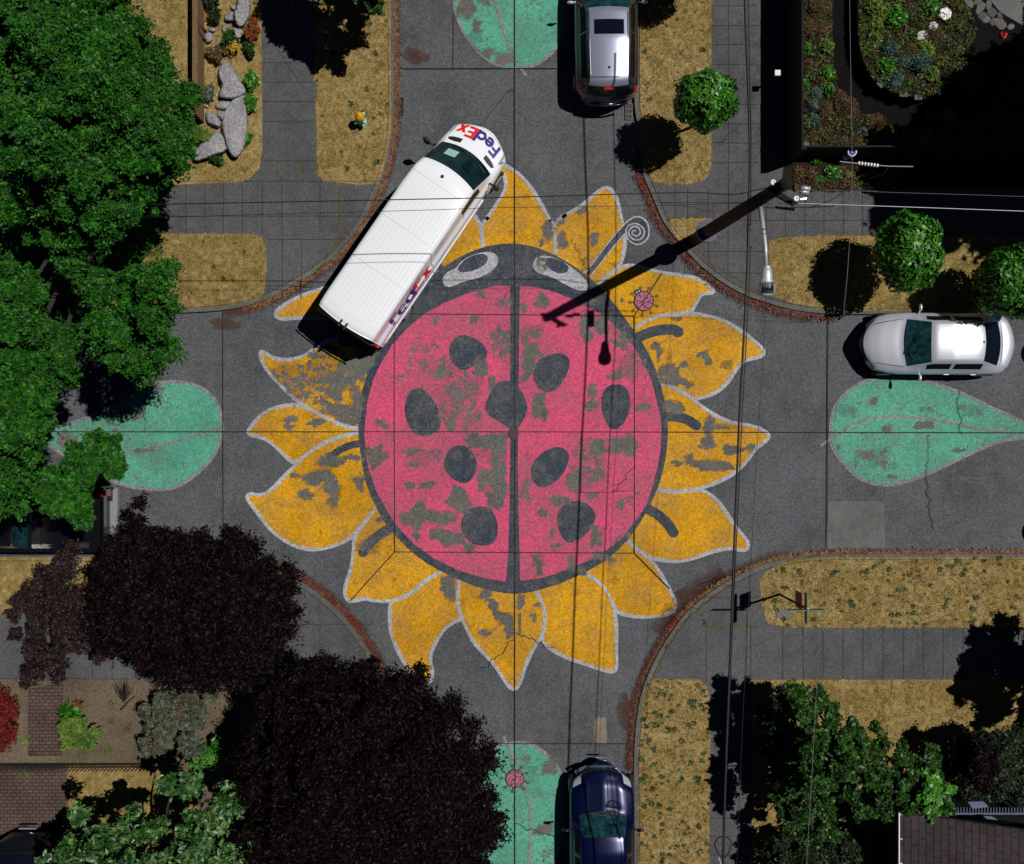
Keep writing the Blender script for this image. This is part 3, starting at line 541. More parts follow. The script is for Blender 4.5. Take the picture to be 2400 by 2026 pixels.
# ------------------------------------------------------------------ lawns and planting ground
def inside(px, py, poly):
    n = len(poly); r_ = np.zeros(len(px), bool); j = n - 1
    for i in range(n):
        xi, yi = poly[i]; xj, yj = poly[j]
        cnd = ((yi > py) != (yj > py)) & (px < (xj - xi) * (py - yi) / ((yj - yi) + 1e-12) + xi)
        r_ ^= cnd; j = i
    return r_
def sample(poly, n, clip=(-60, 2460, -60, 2086)):
    a = np.array(poly); x0, x1 = max(a[:, 0].min(), clip[0]), min(a[:, 0].max(), clip[1]); y0, y1 = max(a[:, 1].min(), clip[2]), min(a[:, 1].max(), clip[3])
    x = rng.uniform(x0, x1, n); y = rng.uniform(y0, y1, n); k = inside(x, y, poly)
    return np.stack([x[k], y[k]], 1)
def area(poly):
    a = np.array(poly); a = np.clip(a, [-60, -60], [2460, 2086]); x, y = a[:, 0], a[:, 1]
    return abs(np.dot(x, np.roll(y, 1)) - np.dot(y, np.roll(x, 1))) / 2
def fast_mesh(name, V, F, mat, parent=None):
    me = bpy.data.meshes.new(name); nf, k = F.shape
    me.vertices.add(len(V)); me.vertices.foreach_set('co', V.astype(np.float32).ravel())
    me.loops.add(nf * k); me.loops.foreach_set('vertex_index', F.astype(np.int32).ravel())
    me.polygons.add(nf); me.polygons.foreach_set('loop_start', np.arange(0, nf * k, k, dtype=np.int32)); me.update(calc_edges=True)
    return link(name, me, mat, parent)
def to_world(xy, h):
    k = (1 - h / H) / S
    return np.stack([(xy[:, 0] - NX) * k, (NY - xy[:, 1]) * k, np.broadcast_to(h, len(xy)).astype(float)], 1)
def blades(name, poly, dens, mat, z=.13, ln=(.05, .11), wd=.008, lift=.35, label=None, cat='grass', parent=None):
    n = int(area(poly) / S ** 2 * dens)
    xy = sample(poly, int(n * 1.6)); xy += rng.normal(0, 2.6, xy.shape)
    b = to_world(xy, np.full(len(xy), z)); m = len(b)
    a = rng.uniform(0, 2 * np.pi, m); L = rng.uniform(ln[0], ln[1], m); el = rng.uniform(.1, lift * 2, m)
    d = np.stack([np.cos(a) * np.cos(el), np.sin(a) * np.cos(el), np.sin(el)], 1); sd_ = np.stack([-np.sin(a), np.cos(a), 0 * a], 1) * wd
    V = np.stack([b - sd_, b + sd_, b + d * L[:, None]], 1).reshape(-1, 3)
    F = np.arange(3 * m).reshape(-1, 3)
    o = fast_mesh(name, V, F, mat, parent)
    if label: tag(o, label, cat, kind='stuff')
    return o
LAWN = [
 ('dry tan grass strip between the pavement and the west kerb of the top street', [(744, -100), (914, -100), (916, 130), (917, 300), (905, 365), (895, 410), (882, 430), (845, 434), (760, 424), (744, 410), (741, 250), (743, 200), (736, 190)], m_grass),
 ('dry grass patch with rounded corners beside the maple west of the delivery van', [(-200, 548), (590, 549), (612, 556), (624, 580), (625, 620), (622, 660), (618, 690), (600, 703), (540, 714), (400, 727), (-200, 727)], m_grass2),
 ('dry yard grass between the maple and the board fence', [(150, -100), (457, -100), (457, 290), (150, 320)], m_grass),
 ('dry grass around the boulders and along the pavement edge', [(472, -100), (612, -100), (613, 180), (615, 350), (608, 395), (585, 418), (560, 428), (470, 430), (390, 436), (370, 400), (440, 370), (478, 270)], m_grass),
 ('dry grass strip with the round clipped tree beside the parked SUV', [(1500, -100), (1667, -100), (1667, 385), (1660, 410), (1645, 425), (1610, 433), (1575, 430), (1530, 426), (1515, 400), (1500, 300)], m_grass),
 ('dry grass strip with clipped trees above the silver sedan', [(1803, 566), (1830, 558), (1930, 553), (2500, 554), (2500, 729), (2000, 729), (1920, 722), (1860, 712), (1802, 690)], m_grass),
 ('small weedy dry grass patch beside the utility pole base', [(1566, 515), (1600, 512), (1665, 512), (1690, 540), (1650, 562), (1620, 575), (1585, 560)], m_grass),
 ('tan weedy grass strip behind the street sign', [(1782, 1360), (1790, 1345), (1830, 1320), (1920, 1307), (2500, 1307), (2500, 1471), (1850, 1471), (1800, 1462), (1785, 1420)], m_grass),
 ('long tan weedy grass strip beside the dark blue car', [(1507, 1640), (1520, 1600), (1535, 1592), (1640, 1593), (1656, 1608), (1666, 1650), (1664, 1750), (1662, 2100), (1497, 2100), (1497, 1800)], m_grass),
 ('dry brown yard grass right of the bushy green tree', [(1762, 1594), (2500, 1593), (2500, 2100), (1762, 2100)], m_grass),
 ('yellow green grass strip beside the dark pickup', [(-200, 1308), (218, 1308), (232, 1320), (226, 1440), (-200, 1442)], m_grass2),
 ('mossy yellow lawn patch below the wire fence', [(160, 1790), (400, 1792), (405, 1830), (470, 1900), (470, 2100), (150, 2100)], m_grass2),
]
for i, (lab, poly, mt) in enumerate(LAWN):
    lw_ = sheet('lawn', poly, .132, mt, h=.13); tag(lw_, kind='structure')
    blades('dry_grass', poly, 700, m_straw, label=lab)
wd_ = MB()
def weeds(poly, n, lab, clusters=False):
    xy = sample(poly, n * 3)[:n]; V = []; 
    for x, y in xy:
        r_ = random.choice([.018, .025, .03, .04, .05, .075]) * random.uniform(.8, 1.2)
        k = int(8 + r_ * 260); a = rng.uniform(0, 2 * np.pi, k); q = rng.uniform(0, 1, k) ** .5 * r_
        ctr_ = to_world(np.array([[x, y]]), np.array([.14]))[0]
        p = np.stack([ctr_[0] + q * np.cos(a), ctr_[1] + q * np.sin(a), .15 + .04 * rng.random(k)], 1)
        a2 = a + rng.normal(0, .6, k); L = r_ * rng.uniform(.4, .9, k); t = np.stack([np.cos(a2), np.sin(a2), .25 + 0 * a2], 1) * L[:, None]; s_ = np.stack([-np.sin(a2), np.cos(a2), 0 * a2], 1) * (L * .3)[:, None]
        V.append(np.stack([p - t * .5, p + s_, p + t * .5, p - s_], 1).reshape(-1, 3))
    V = np.concatenate(V); o = fast_mesh('weeds', V, np.arange(len(V)).reshape(-1, 4), m_weed); tag(o, lab, 'weeds', kind='stuff')
weeds(LAWN[8][1], 340, 'small dark green weeds dotting the strip beside the dark blue car')
weeds(LAWN[7][1], 260, 'small dark green weeds dotting the strip behind the street sign')
weeds(LAWN[0][1], 90, 'small green weeds in the strip west of the top street')
weeds(LAWN[4][1], 60, 'small green weeds in the strip beside the parked SUV')
weeds(LAWN[1][1], 60, 'small green weeds in the grass patch beside the maple')
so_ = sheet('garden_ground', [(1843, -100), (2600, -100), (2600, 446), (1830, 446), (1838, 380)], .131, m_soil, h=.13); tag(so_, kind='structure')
dg = sheet('garden_dirt', [(-200, 1593), (420, 1593), (620, 1620), (620, 2100), (-200, 2100)], .130, m_dirt, h=.13); tag(dg, kind='structure')
bp1 = sheet('brick_path', [(66, 1615), (150, 1600), (148, 1700), (146, 1772), (66, 1772)], .136, m_brick, h=.13); tag(bp1, kind='structure')
bp2 = sheet('brick_drive', [(-200, 1790), (150, 1790), (160, 1850), (170, 2100), (-200, 2100)], .1345, m_brick, h=.13); tag(bp2, kind='structure')

def litter(name, kl, width, n, mat, label, rngs, side=1):
    """fallen leaves against the foot of a kerb"""
    P_ = np.array(kl); seg = np.diff(P_, axis=0); ln = np.hypot(seg[:, 0], seg[:, 1]); cum = np.concatenate([[0], np.cumsum(ln)])
    V = []
    u = rng.uniform(rngs[0], rngs[1], n) * cum[-1] if rngs[1] <= 1 else rng.uniform(rngs[0], rngs[1], n)
    k = np.clip(np.searchsorted(cum, u) - 1, 0, len(seg) - 1); f = (u - cum[k]) / ln[k]
    p = P_[k] + seg[k] * f[:, None]; t = seg[k] / ln[k][:, None]; nn = np.stack([-t[:, 1], t[:, 0]], 1)
    toC = np.array([1205, 1015]) - p; sg = np.sign((nn * toC).sum(1)); nn *= sg[:, None]
    d = np.abs(rng.normal(0, width, n)) + 1; p = p + nn * d[:, None]
    b = to_world(p, np.full(n, .012)); b[:, 2] = .048 + rng.random(n) * .03
    a = rng.uniform(0, 6.28, n); L = rng.uniform(.02, .045, n); tilt = rng.normal(0, .3, n)
    d1 = np.stack([np.cos(a), np.sin(a), tilt], 1) * L[:, None]; d2 = np.stack([-np.sin(a), np.cos(a), -tilt], 1) * (L * .5)[:, None]
    Vv = np.stack([b - d1, b + d2, b + d1, b - d2], 1).reshape(-1, 3)
    o = fast_mesh(name, Vv, np.arange(len(Vv)).reshape(-1, 4), mat); return tag(o, label, 'fallen leaves', kind='stuff')
def pathlen(kl, stop):
    P_ = np.array(kl); d = 0
    for i in range(len(P_) - 1):
        if stop(P_[i]): return d
        d += float(np.hypot(*(P_[i + 1] - P_[i])))
    return d
def seg_range(kl, a, b_):
    P_ = np.array(kl); cum = np.concatenate([[0], np.cumsum(np.hypot(*np.diff(P_, axis=0).T))])
    ia = np.argmin(np.hypot(*(P_ - np.array(a)).T)); ib = np.argmin(np.hypot(*(P_ - np.array(b_)).T)); return tuple(sorted((cum[ia], cum[ib])))
def densify(kl):
    o = []
    for a, b_ in zip(kl[:-1], kl[1:]):
        n = max(1, int(math.hypot(b_[0] - a[0], b_[1] - a[1]) / 20)); o += [(a[0] + (b_[0] - a[0]) * i / n, a[1] + (b_[1] - a[1]) * i / n) for i in range(n)]
    return o + [kl[-1]]
lNW, lNE, lSE, lSW = [densify(q) for q in (lNW, lNE, lSE, lSW)]
litter('fallen_leaves', lNW, 7, 3800, m_leaftan, 'brown fallen leaves in the gutter of the curve beside the delivery van', seg_range(lNW, (922, 0), (560, 720)))
litter('fallen_leaves', lNE, 8, 3800, m_leafred, 'rusty fallen leaves in the gutter of the curve under the utility pole', seg_range(lNE, (1500, 380), (1950, 735)))
litter('fallen_leaves', lSE, 5, 3400, m_leaftan, 'tan and red fallen leaves along the kerb behind the street sign', seg_range(lSE, (2400, 1299), (1570, 1480)))
litter('fallen_leaves', lSE, 6, 4200, m_leafred, 'dark red fallen leaves along the curved kerb in front of the dark blue car', seg_range(lSE, (1600, 1440), (1487, 1800)))
litter('fallen_leaves', lSW, 7, 4200, m_leafred, 'dark red fallen leaves in the gutter of the curve between the plum trees', seg_range(lSW, (640, 1330), (915, 1650)))
# brown tannin stain left by the leaves, a thin film on the road
def film(pts, wd):
    L = smooth_line(pts, it=1)
    p = [np.array(q, float) for q in L]; m = len(p); vs, fs, wv = [], [], []
    for i in range(m):
        t = p[min(i + 1, m - 1)] - p[max(i - 1, 0)]; t /= np.hypot(*t) + 1e-9; n = np.array([-t[1], t[0]])
        if np.dot(n, np.array([1205, 1015]) - p[i]) < 0: n = -n
        for k, (o_, wv_) in enumerate(((-.05, .75), (.3, .7), (.65, .35), (1.1, -.3))):
            q = p[i] + n * o_ * wd; v = W(q[0], q[1]); v.z = .046; vs.append(v); wv.append(wv_ if 0 < i < m - 1 else -.3)
    for i in range(m - 1):
        for k in range(3): fs.append((4 * i + k, 4 * i + k + 1, 4 * i + 5 + k, 4 * i + 4 + k))
    o = mesh('leaf_stain', vs, fs, m_film, road); a = o.data.attributes.new('wear', 'FLOAT', 'POINT'); a.data.foreach_set('value', np.array(wv, np.float32))
def cut(kl, a, b_):
    P_ = np.array(kl); ia = int(np.argmin(np.hypot(*(P_ - np.array(a)).T))); ib = int(np.argmin(np.hypot(*(P_ - np.array(b_)).T)))
    return kl[min(ia, ib):max(ia, ib) + 1]
film(cut(lNW, (922, 0), (922, 200)), 26); film(cut(lNW, (922, 240), (520, 728)), 30); film(cut(lNE, (1495, 400), (1900, 730)), 36)
film(cut(lSE, (2400, 1299), (1860, 1305)), 18); film(cut(lSE, (1860, 1305), (1487, 1800)), 34); film(cut(lSW, (600, 1315), (915, 1660)), 34)
film(cut(lSE, (1720, 1350), (1560, 1490)), 70)
def film_blob(x, y, rx, ry, s=.75):
    b_ = blob(x, y, rx, ry, 24, .12); vs = []; wv = []
    for k, (q, wv_) in enumerate(((1.1, -.35), (.7, .45), (.01, s))):
        for p_ in b_: v = W(x + (p_[0] - x) * q, y + (p_[1] - y) * q); v.z = .047; vs.append(v); wv.append(wv_)
    n = len(b_); fs = [(k * n + i, k * n + (i + 1) % n, (k + 1) * n + (i + 1) % n, (k + 1) * n + i) for k in range(2) for i in range(n)]
    o = mesh('leaf_stain', vs, fs, m_film, road); a = o.data.attributes.new('wear', 'FLOAT', 'POINT'); a.data.foreach_set('value', np.array(wv, np.float32))
film_blob(975, 132, 38, 26); film_blob(1470, 1670, 30, 62); film_blob(1620, 1400, 50, 30); film_blob(530, 760, 50, 18)

# storm drains
def drain(x, y, w_, l_, lab, mt):
    t = empty('storm_drain', W(x, y) + Vector((0, 0, .044)), 0, lab, 'storm drain', 'storm drains in the gutters')
    W2, L2 = w_ / S / 2, l_ / S / 2
    MB().box((-W2, -L2, 0), (W2, L2, .004)).build('pit', m_flatblack, t)
    b = MB(); b.box((-W2, -L2, .002), (-W2 + .02, L2, .02)); b.box((W2 - .02, -L2, .002), (W2, L2, .02))
    for k in range(4): yy = -L2 + (2 * L2 - .03) * k / 3; b.box((-W2 + .02, yy, .002), (W2 - .02, yy + .03, .018))
    for k in range(1, 5): xx = -W2 + 2 * W2 * k / 5; b.box((xx - .008, -L2 + .03, .003), (xx + .008, L2 - .03, .016))
    b.build('grate', mt, t)
drain(938, 250, 18, 42, 'rusty storm drain grate in the west gutter above the delivery van', m_iron)
drain(1474, 263, 17, 38, 'pale storm drain grate just behind the parked SUV', m_patch)

# ------------------------------------------------------------------ foliage
def leaves(name, ctrs, size, mat, parent=None, up=.6, asp=.55, jitter=.5, wind=0):
    n = len(ctrs); nrm = rng.normal(0, 1, (n, 3)); nrm[:, 2] = np.abs(nrm[:, 2]) * .8 + up * 2; nrm /= np.linalg.norm(nrm, axis=1)[:, None]
    a = rng.normal(0, 1, (n, 3)); u = np.cross(nrm, a); u /= np.linalg.norm(u, axis=1)[:, None]; v = np.cross(nrm, u)
    s_ = size * rng.uniform(1 - jitter, 1 + jitter, n)[:, None]; u = u * s_; v = v * s_ * asp
    V = np.stack([ctrs - u, ctrs - u * .1 + v, ctrs + u, ctrs - u * .1 - v], 1).reshape(-1, 3)
    return fast_mesh(name, V, np.arange(4 * n).reshape(-1, 4), mat, parent)
def clump_pts(C, Rr, n, flat=.8, low=-.35, fuzz=.12):
    """points on ragged shells of radius Rr around centres C"""
    m = len(C); k = rng.integers(0, m, n); d = rng.normal(0, 1, (n, 3)); d /= np.linalg.norm(d, axis=1)[:, None]
    d[:, 2] = np.where(d[:, 2] < low, -d[:, 2], d[:, 2])
    lob = 1 + .22 * np.sin(5 * d[:, 0] + C[k, 0] * 7) + .2 * np.sin(6 * d[:, 1] + C[k, 1] * 5)
    r_ = Rr[k] * lob * np.clip(1 - np.abs(rng.normal(0, .22, n)) + rng.normal(0, fuzz, n), .2, 1.3 + fuzz * .8)
    p = C[k] + d * r_[:, None] * np.array([1, 1, flat]); return p
def trunk(parent, base, top, r0, targets, mat=None, limbs=8):
    b = MB(); base = Vector(base); top = Vector(top); mid = (base + top) / 2 + Vector((random.uniform(-.15, .15), random.uniform(-.15, .15), 0))
    b.tube([base, mid, top], [r0, r0 * .8, r0 * .55], 10)
    tg = list(targets); random.shuffle(tg)
    for q in tg[:limbs]:
        q = Vector(q); s0 = base.lerp(top, random.uniform(.5, .95)); m1 = s0.lerp(q, .5) + Vector((0, 0, .25))
        b.tube([s0, m1, q], [r0 * .4, r0 * .25, r0 * .07], 6)
    return b.build('trunk', mat or m_bark, parent, True)
def crown_from_polys(polys, holes, step, hfun, rfun):
    """clump centres filling outlines (photo px) with a minimum spacing"""
    allp = np.concatenate([np.array(p) for p in polys]); lo, hi = allp.min(0), allp.max(0)
    pts = []
    g_ = np.stack(np.meshgrid(np.arange(lo[0], hi[0], step), np.arange(lo[1], hi[1], step)), -1).reshape(-1, 2)
    g_ = g_ + rng.uniform(-.42, .42, g_.shape) * step
    k = np.zeros(len(g_), bool)
    for p in polys: k |= inside(g_[:, 0], g_[:, 1], p)
    for h_ in holes: k &= ~inside(g_[:, 0], g_[:, 1], h_)
    g_ = g_[k]
    e = np.concatenate([np.stack([np.linspace(a[0], b_[0], 12), np.linspace(a[1], b_[1], 12)], 1) for p in polys for a, b_ in zip(p, p[1:] + p[:1])])
    d = np.sqrt(((g_[:, None] - e[None]) ** 2).sum(-1)).min(1)
    kk = d > step * .22; g_, d = g_[kk], d[kk]
    h = np.array([hfun(x, y, q) for (x, y), q in zip(g_, d)])
    r_ = np.array([rfun(q) for q in d]); return to_world(g_, h), r_, h
def tree(name, lab, cat, polys, holes, step, hfun, rfun, nleaf, size, mat, tb, tt, r0, group=None, flat=.75, up=.5, asp=.55, limbs=14, fuzz=.12, low=-.35, under=None):
    C, Rr, h = crown_from_polys(polys, holes, step, hfun, rfun)
    tb = (float(C[:, 0].mean()) * 1.07, float(C[:, 1].mean()) * 1.07, .12); tt = (tb[0] + .1, tb[1] + .1, float(C[:, 2].min()) * .8)
    t = empty(name, tb, 0, lab, cat, group)
    o = leaves('crown', clump_pts(C, Rr, nleaf, flat, low, fuzz) - np.array(tb), size, mat, t, up, asp)
    if under:
        C2, R2, h2_ = crown_from_polys([under[0]], [], 40, lambda x, y, d: under[1] + random.uniform(-.4, .4), lambda d: random.uniform(.4, .6))
        leaves('gap_leaves', clump_pts(C2, R2, under[2], flat, low) - np.array(tb), size * 1.3, mat, t, up, asp)  # extra low leaves added to darken the gaps in the crown
    k = rng.choice(len(C), min(len(C), limbs * 2), replace=False)
    trunk(t, (0, 0, -.1), Vector(tt) - Vector(tb), r0, [Vector(C[i]) - Vector(tb) - Vector((0, 0, .35)) for i in k], limbs=limbs)
    return t
# big maple, upper left
MP = [D([(-70, -70), (258, -70), (262, 20), (288, 45), (296, 82), (330, 96), (358, 122), (350, 150), (378, 175), (404, 192), (410, 215), (396, 245), (374, 262), (388, 300), (388, 340), (352, 352), (335, 368), (345, 415), (322, 440), (300, 468), (262, 478), (252, 505), (225, 512), (200, 540), (140, 560), (110, 500), (40, 480), (-70, 460)]),
      D([(-70, 520), (22, 522), (62, 552), (95, 580), (112, 620), (105, 655), (150, 620), (165, 650), (170, 680), (130, 700), (110, 690), (150, 730), (158, 790), (120, 800), (100, 850), (108, 900), (85, 925), (100, 985), (60, 1030), (-70, 1080)]),
      D([(250, 570), (300, 540), (345, 528), (350, 560), (355, 620), (350, 690), (350, 745), (330, 770), (325, 740), (335, 800), (310, 795), (300, 765), (235, 745), (205, 755), (190, 700), (150, 680), (150, 650), (190, 640), (235, 650), (240, 610)]),
      D([(150, 560), (200, 540), (228, 560), (224, 600), (195, 610), (150, 590)])]
MH = [D([(60, 600), (150, 600), (200, 640), (150, 660), (60, 650)]), D([(230, 470), (300, 480), (290, 540), (235, 560)]), D([(150, 130), (185, 135), (180, 165), (150, 160)]), D([(300, 180), (335, 185), (330, 215), (300, 210)]), D([(180, 380), (225, 385), (220, 420), (185, 420)]), D([(120, 300), (150, 305), (150, 335), (118, 330)]), D([(90, 500), (130, 560), (150, 605), (170, 630), (110, 620), (95, 560)]), D([(25, 320), (62, 345), (70, 395), (20, 400), (0, 370)]), D([(75, 290), (110, 300), (105, 335), (70, 330)]),
      D([(225, 235), (245, 240), (240, 330), (225, 330)]), D([(300, 375), (345, 390), (350, 425), (300, 410)]), D([(0, 430), (50, 445), (40, 480), (0, 500)]), D([(50, 45), (90, 48), (88, 62), (52, 60)]), D([(110, 205), (135, 210), (130, 245), (110, 240)]), D([(30, 690), (75, 700), (60, 730), (28, 715)]), D([(0, 920), (60, 935), (40, 965), (0, 960)]), D([(0, 560), (15, 565), (10, 600), (0, 600)])]
tree('maple_tree', 'large bright green maple filling the upper left, its branches reaching over the left street', 'tree', MP, MH, 33,
     lambda x, y, d: 5.2 + 2.6 * min(1, d / 200) + .7 * math.sin(x / 47) * math.cos(y / 53) + random.uniform(-.55, .55), lambda d: random.uniform(.20, .36), 320000, .042, m_maple, (-11.2, 4.2, .12), (-11.0, 4.4, 4.6), .24, flat=.7, limbs=10, up=.25, under=(D([(-70, -40), (250, -40), (330, 120), (380, 220), (370, 330), (310, 440), (300, 560), (320, 700), (280, 720), (150, 740), (100, 800), (80, 900), (-70, 950)]), 1.7, 42000), fuzz=.17)
tree('maple_tree', 'smaller yellow-green maple crown over the bed of the dark pickup at the left edge', 'tree', [D([(120, 950), (150, 905), (188, 880), (228, 888), (252, 925), (250, 968), (222, 990), (205, 1000), (200, 1050), (165, 1090), (138, 1085), (110, 1078), (78, 1040), (50, 1000), (10, 1050), (-60, 1060), (-60, 990), (60, 960)])], [], 36,
     lambda x, y, d: 4.2 + 1.3 * min(1, d / 90) + random.uniform(-.3, .3), lambda d: random.uniform(.2, .34), 62000, .046, m_maple, (-11.3, -.7, .12), (-11.4, -.8, 3.5), .13, up=.25)
# purple-leaved plums, lower left
PA = D([(205, 1120), (235, 1100), (240, 1125), (280, 1020), (300, 1025), (292, 1062), (330, 1065), (355, 1075), (372, 1088), (410, 1068), (432, 1082), (470, 1075), (500, 1092), (524, 1078), (522, 1110), (560, 1148), (600, 1150), (608, 1185), (592, 1220), (608, 1285), (590, 1330), (545, 1380), (500, 1400), (440, 1402), (400, 1412), (330, 1398), (290, 1362), (240, 1345), (190, 1310), (180, 1230), (190, 1160)])
tree('plum_tree', 'dark purple-leaved plum tree below the left street, upper of the two large ones', 'tree', [PA], [], 25,
     lambda x, y, d: 3.4 + 2.2 * min(1, d / 130) + random.uniform(-.4, .4), lambda d: random.uniform(.14, .28), 105000, .046, m_plum, (-9.3, -3.0, .12), (-9.3, -3.0, 3.0), .2, 'purple-leaved plum trees', asp=.4, fuzz=.42)
PB = D([(585, 1362), (622, 1350), (660, 1342), (700, 1362), (760, 1356), (792, 1368), (860, 1352), (885, 1385), (888, 1405), (870, 1425), (925, 1412), (950, 1440), (978, 1468), (985, 1508), (1015, 1530), (1026, 1560), (1000, 1580), (1022, 1620), (1030, 1690), (1000, 1730), (985, 1830), (500, 1830), (490, 1700), (480, 1600), (505, 1500), (540, 1430)])
tree('plum_tree', 'dark purple-leaved plum tree at the bottom, the larger one beside the bottom street', 'tree', [PB], [D([(905, 1480), (930, 1475), (935, 1510), (910, 1515)])], 26,
     lambda x, y, d: 3.6 + 2.6 * min(1, d / 170) + random.uniform(-.45, .45), lambda d: random.uniform(.14, .29), 190000, .046, m_plum, (-4.4, -7.4, .12), (-4.4, -7.4, 3.4), .26, 'purple-leaved plum trees', asp=.4, limbs=16, fuzz=.42)
PC_ = D([(0, 1245), (60, 1190), (110, 1130), (150, 1110), (190, 1120), (185, 1230), (195, 1310), (240, 1350), (200, 1345), (150, 1340), (130, 1395), (80, 1405), (35, 1390), (60, 1340), (0, 1300)])
tree('plum_tree', 'thin bronze-leaved small plum tree at the left edge over the grass strip', 'tree', [PC_], [], 34,
     lambda x, y, d: 2.6 + 1.0 * min(1, d / 90) + random.uniform(-.3, .3), lambda d: random.uniform(.16, .30), 24000, .042, m_plum2, (-12.9, -3.4, .12), (-12.9, -3.4, 2.2), .12, 'purple-leaved plum trees', asp=.4)
# lower left greens
GB = [D([(120, 1730), (170, 1700), (235, 1680), (270, 1640), (310, 1640), (360, 1665), (400, 1650), (440, 1625), (490, 1600), (500, 1640), (480, 1680), (455, 1690), (470, 1740), (460, 1830), (60, 1830), (80, 1760)]), D([(135, 1650), (195, 1632), (200, 1660), (150, 1668)]), D([(300, 1600), (340, 1580), (400, 1565), (430, 1590), (440, 1625), (390, 1620), (340, 1610)]), D([(545, 1690), (555, 1700), (540, 1830), (480, 1830), (500, 1720)])]
tree('magnolia_tree', 'glossy light green broadleaf tree at the bottom left corner', 'tree', GB, [D([(245, 1710), (290, 1705), (320, 1745), (280, 1760)]), D([(340, 1690), (375, 1680), (370, 1730), (340, 1740)])], 32,
     lambda x, y, d: 3.6 + 1.1 * min(1, d / 60) + random.uniform(-.3, .3), lambda d: random.uniform(.18, .32), 19000, .08, m_green3, (-9.6, -8.6, .12), (-9.8, -8.8, 3.0), .16, asp=.42, up=.25)
def shrub(name, lab, cat, poly, n, size, mat, h=1.0, step=22, group=None, asp=.5, up=.4, r_=(.14, .24), holes=[]):
    C, Rr, hh = crown_from_polys([poly], holes, step, lambda x, y, d: h * (.55 + .45 * min(1, d / 40)) + .12, lambda d: random.uniform(*r_))
    if len(C) == 0: a = np.array(poly).mean(0); C = to_world(a[None], np.array([h])); Rr = np.array([r_[1]])
    b0 = C.mean(0).copy(); b0[2] = .12
    t = empty(name, b0, 0, lab, cat, group)
    leaves('foliage', clump_pts(C, Rr, n, .8) - b0, size, mat, t, up, asp)
    b = MB()
    for i in range(min(6, len(C))):
        q = C[rng.integers(0, len(C))] - b0; b.tube([(0, 0, 0), (q[0] * .5, q[1] * .5, q[2] * .6), tuple(q)], [.03, .02, .008], 5)
    b.build('stems', m_bark, t); return t
shrub('shrub', 'wide grey-green spreading shrub beside the bare dirt yard', 'shrub', D([(290, 1420), (330, 1408), (400, 1395), (440, 1402), (500, 1400), (470, 1425), (430, 1440), (420, 1480), (415, 1500), (430, 1520), (430, 1545), (400, 1545), (340, 1540), (330, 1560), (290, 1545), (285, 1500), (295, 1470), (280, 1440)]), 16000, .05, m_grey, 1.3, 26, asp=.25, up=.2)
shrub('shrub', 'small bright green shrub at the lower end of the grey-green one', 'shrub', D([(395, 1520), (440, 1500), (458, 1530), (445, 1570), (415, 1578), (405, 1555)]), 3500, .05, m_linden, 1.1, 20)
shrub('shrub', 'round yellow-green shrub on the dirt beside the brick path', 'shrub', D([(112, 1490), (130, 1470), (165, 1462), (200, 1480), (207, 1500), (190, 1520), (150, 1530), (118, 1515)]), 4500, .045, m_lime, .8, 18)
shrub('shrub', 'deep red rounded shrub cut by the left edge beside the brick path', 'shrub', D([(-30, 1400), (10, 1402), (30, 1415), (44, 1470), (30, 1510), (0, 1530), (-30, 1530)]), 9000, .028, m_red, 1.2, 18)
def spiky(name, lab, cat, x, y, h, n, L, mat, group=None, wd=.018):
    b0 = W(x, y, .13); t = empty(name, b0, 0, lab, cat, group); V = []
    for i in range(n):
        a = random.uniform(0, 6.28); l = L * random.uniform(.6, 1.1); p1 = np.array([math.cos(a) * l * .5, math.sin(a) * l * .5, h * random.uniform(.5, 1)]); p2 = np.array([math.cos(a) * l, math.sin(a) * l, h * random.uniform(.1, .7)])
        s_ = np.array([-math.sin(a), math.cos(a), 0]) * wd
        z0 = np.zeros(3); V += [z0 - s_ * .6, z0 + s_ * .6, p1 + s_, p1 - s_, p1 - s_, p1 + s_, p2 + s_ * .2, p2 - s_ * .2]
    fast_mesh('blades', np.array(V), np.arange(len(V)).reshape(-1, 4), mat, t); return t
spiky('yucca', 'dark green spiky clump with an orange centre above the round yellow-green shrub', 'plant', 172, 1668, .5, 60, .5, m_linden)
shrub('perennial', 'small burnt orange flowers in the middle of the spiky clump', 'plant', blob(184, 1655, 12, 14), 260, .022, m_orange, .6, 9, r_=(.05, .1))
# lower right
SEc = [D([(1590, 1405), (1630, 1392), (1700, 1418), (1745, 1440), (1768, 1475), (1800, 1482), (1812, 1505), (1840, 1500), (1860, 1520), (1905, 1515), (1945, 1545), (1938, 1590), (1955, 1640), (1945, 1670), (1905, 1692), (1850, 1688), (1810, 1675), (1770, 1690), (1700, 1665), (1720, 1720), (1690, 1740), (1640, 1710), (1600, 1690), (1575, 1640), (1600, 1580), (1590, 1500)])]
tree('broadleaf_tree', 'bushy mid green tree at the lower right, left of the shingled roof', 'tree', SEc, [D([(1680, 1490), (1715, 1485), (1710, 1515), (1690, 1525)]), D([(1760, 1590), (1790, 1600), (1790, 1640), (1750, 1630)])], 30,
     lambda x, y, d: 2.5 + 1.3 * min(1, d / 100) + random.uniform(-.3, .3), lambda d: random.uniform(.13, .26), 38000, .055, m_green2, (7.4, -8.0, .12), (7.4, -8.0, 3.0), .18, limbs=18, up=.35)
shrub('shrub', 'clump of large bright heart-shaped leaves in front of the shingled roof corner', 'shrub', D([(1850, 1545), (1890, 1540), (1930, 1580), (1945, 1640), (1930, 1680), (1890, 1685), (1855, 1640)]), 900, .085, m_linden, 3.6, 22, up=.8, asp=.8)
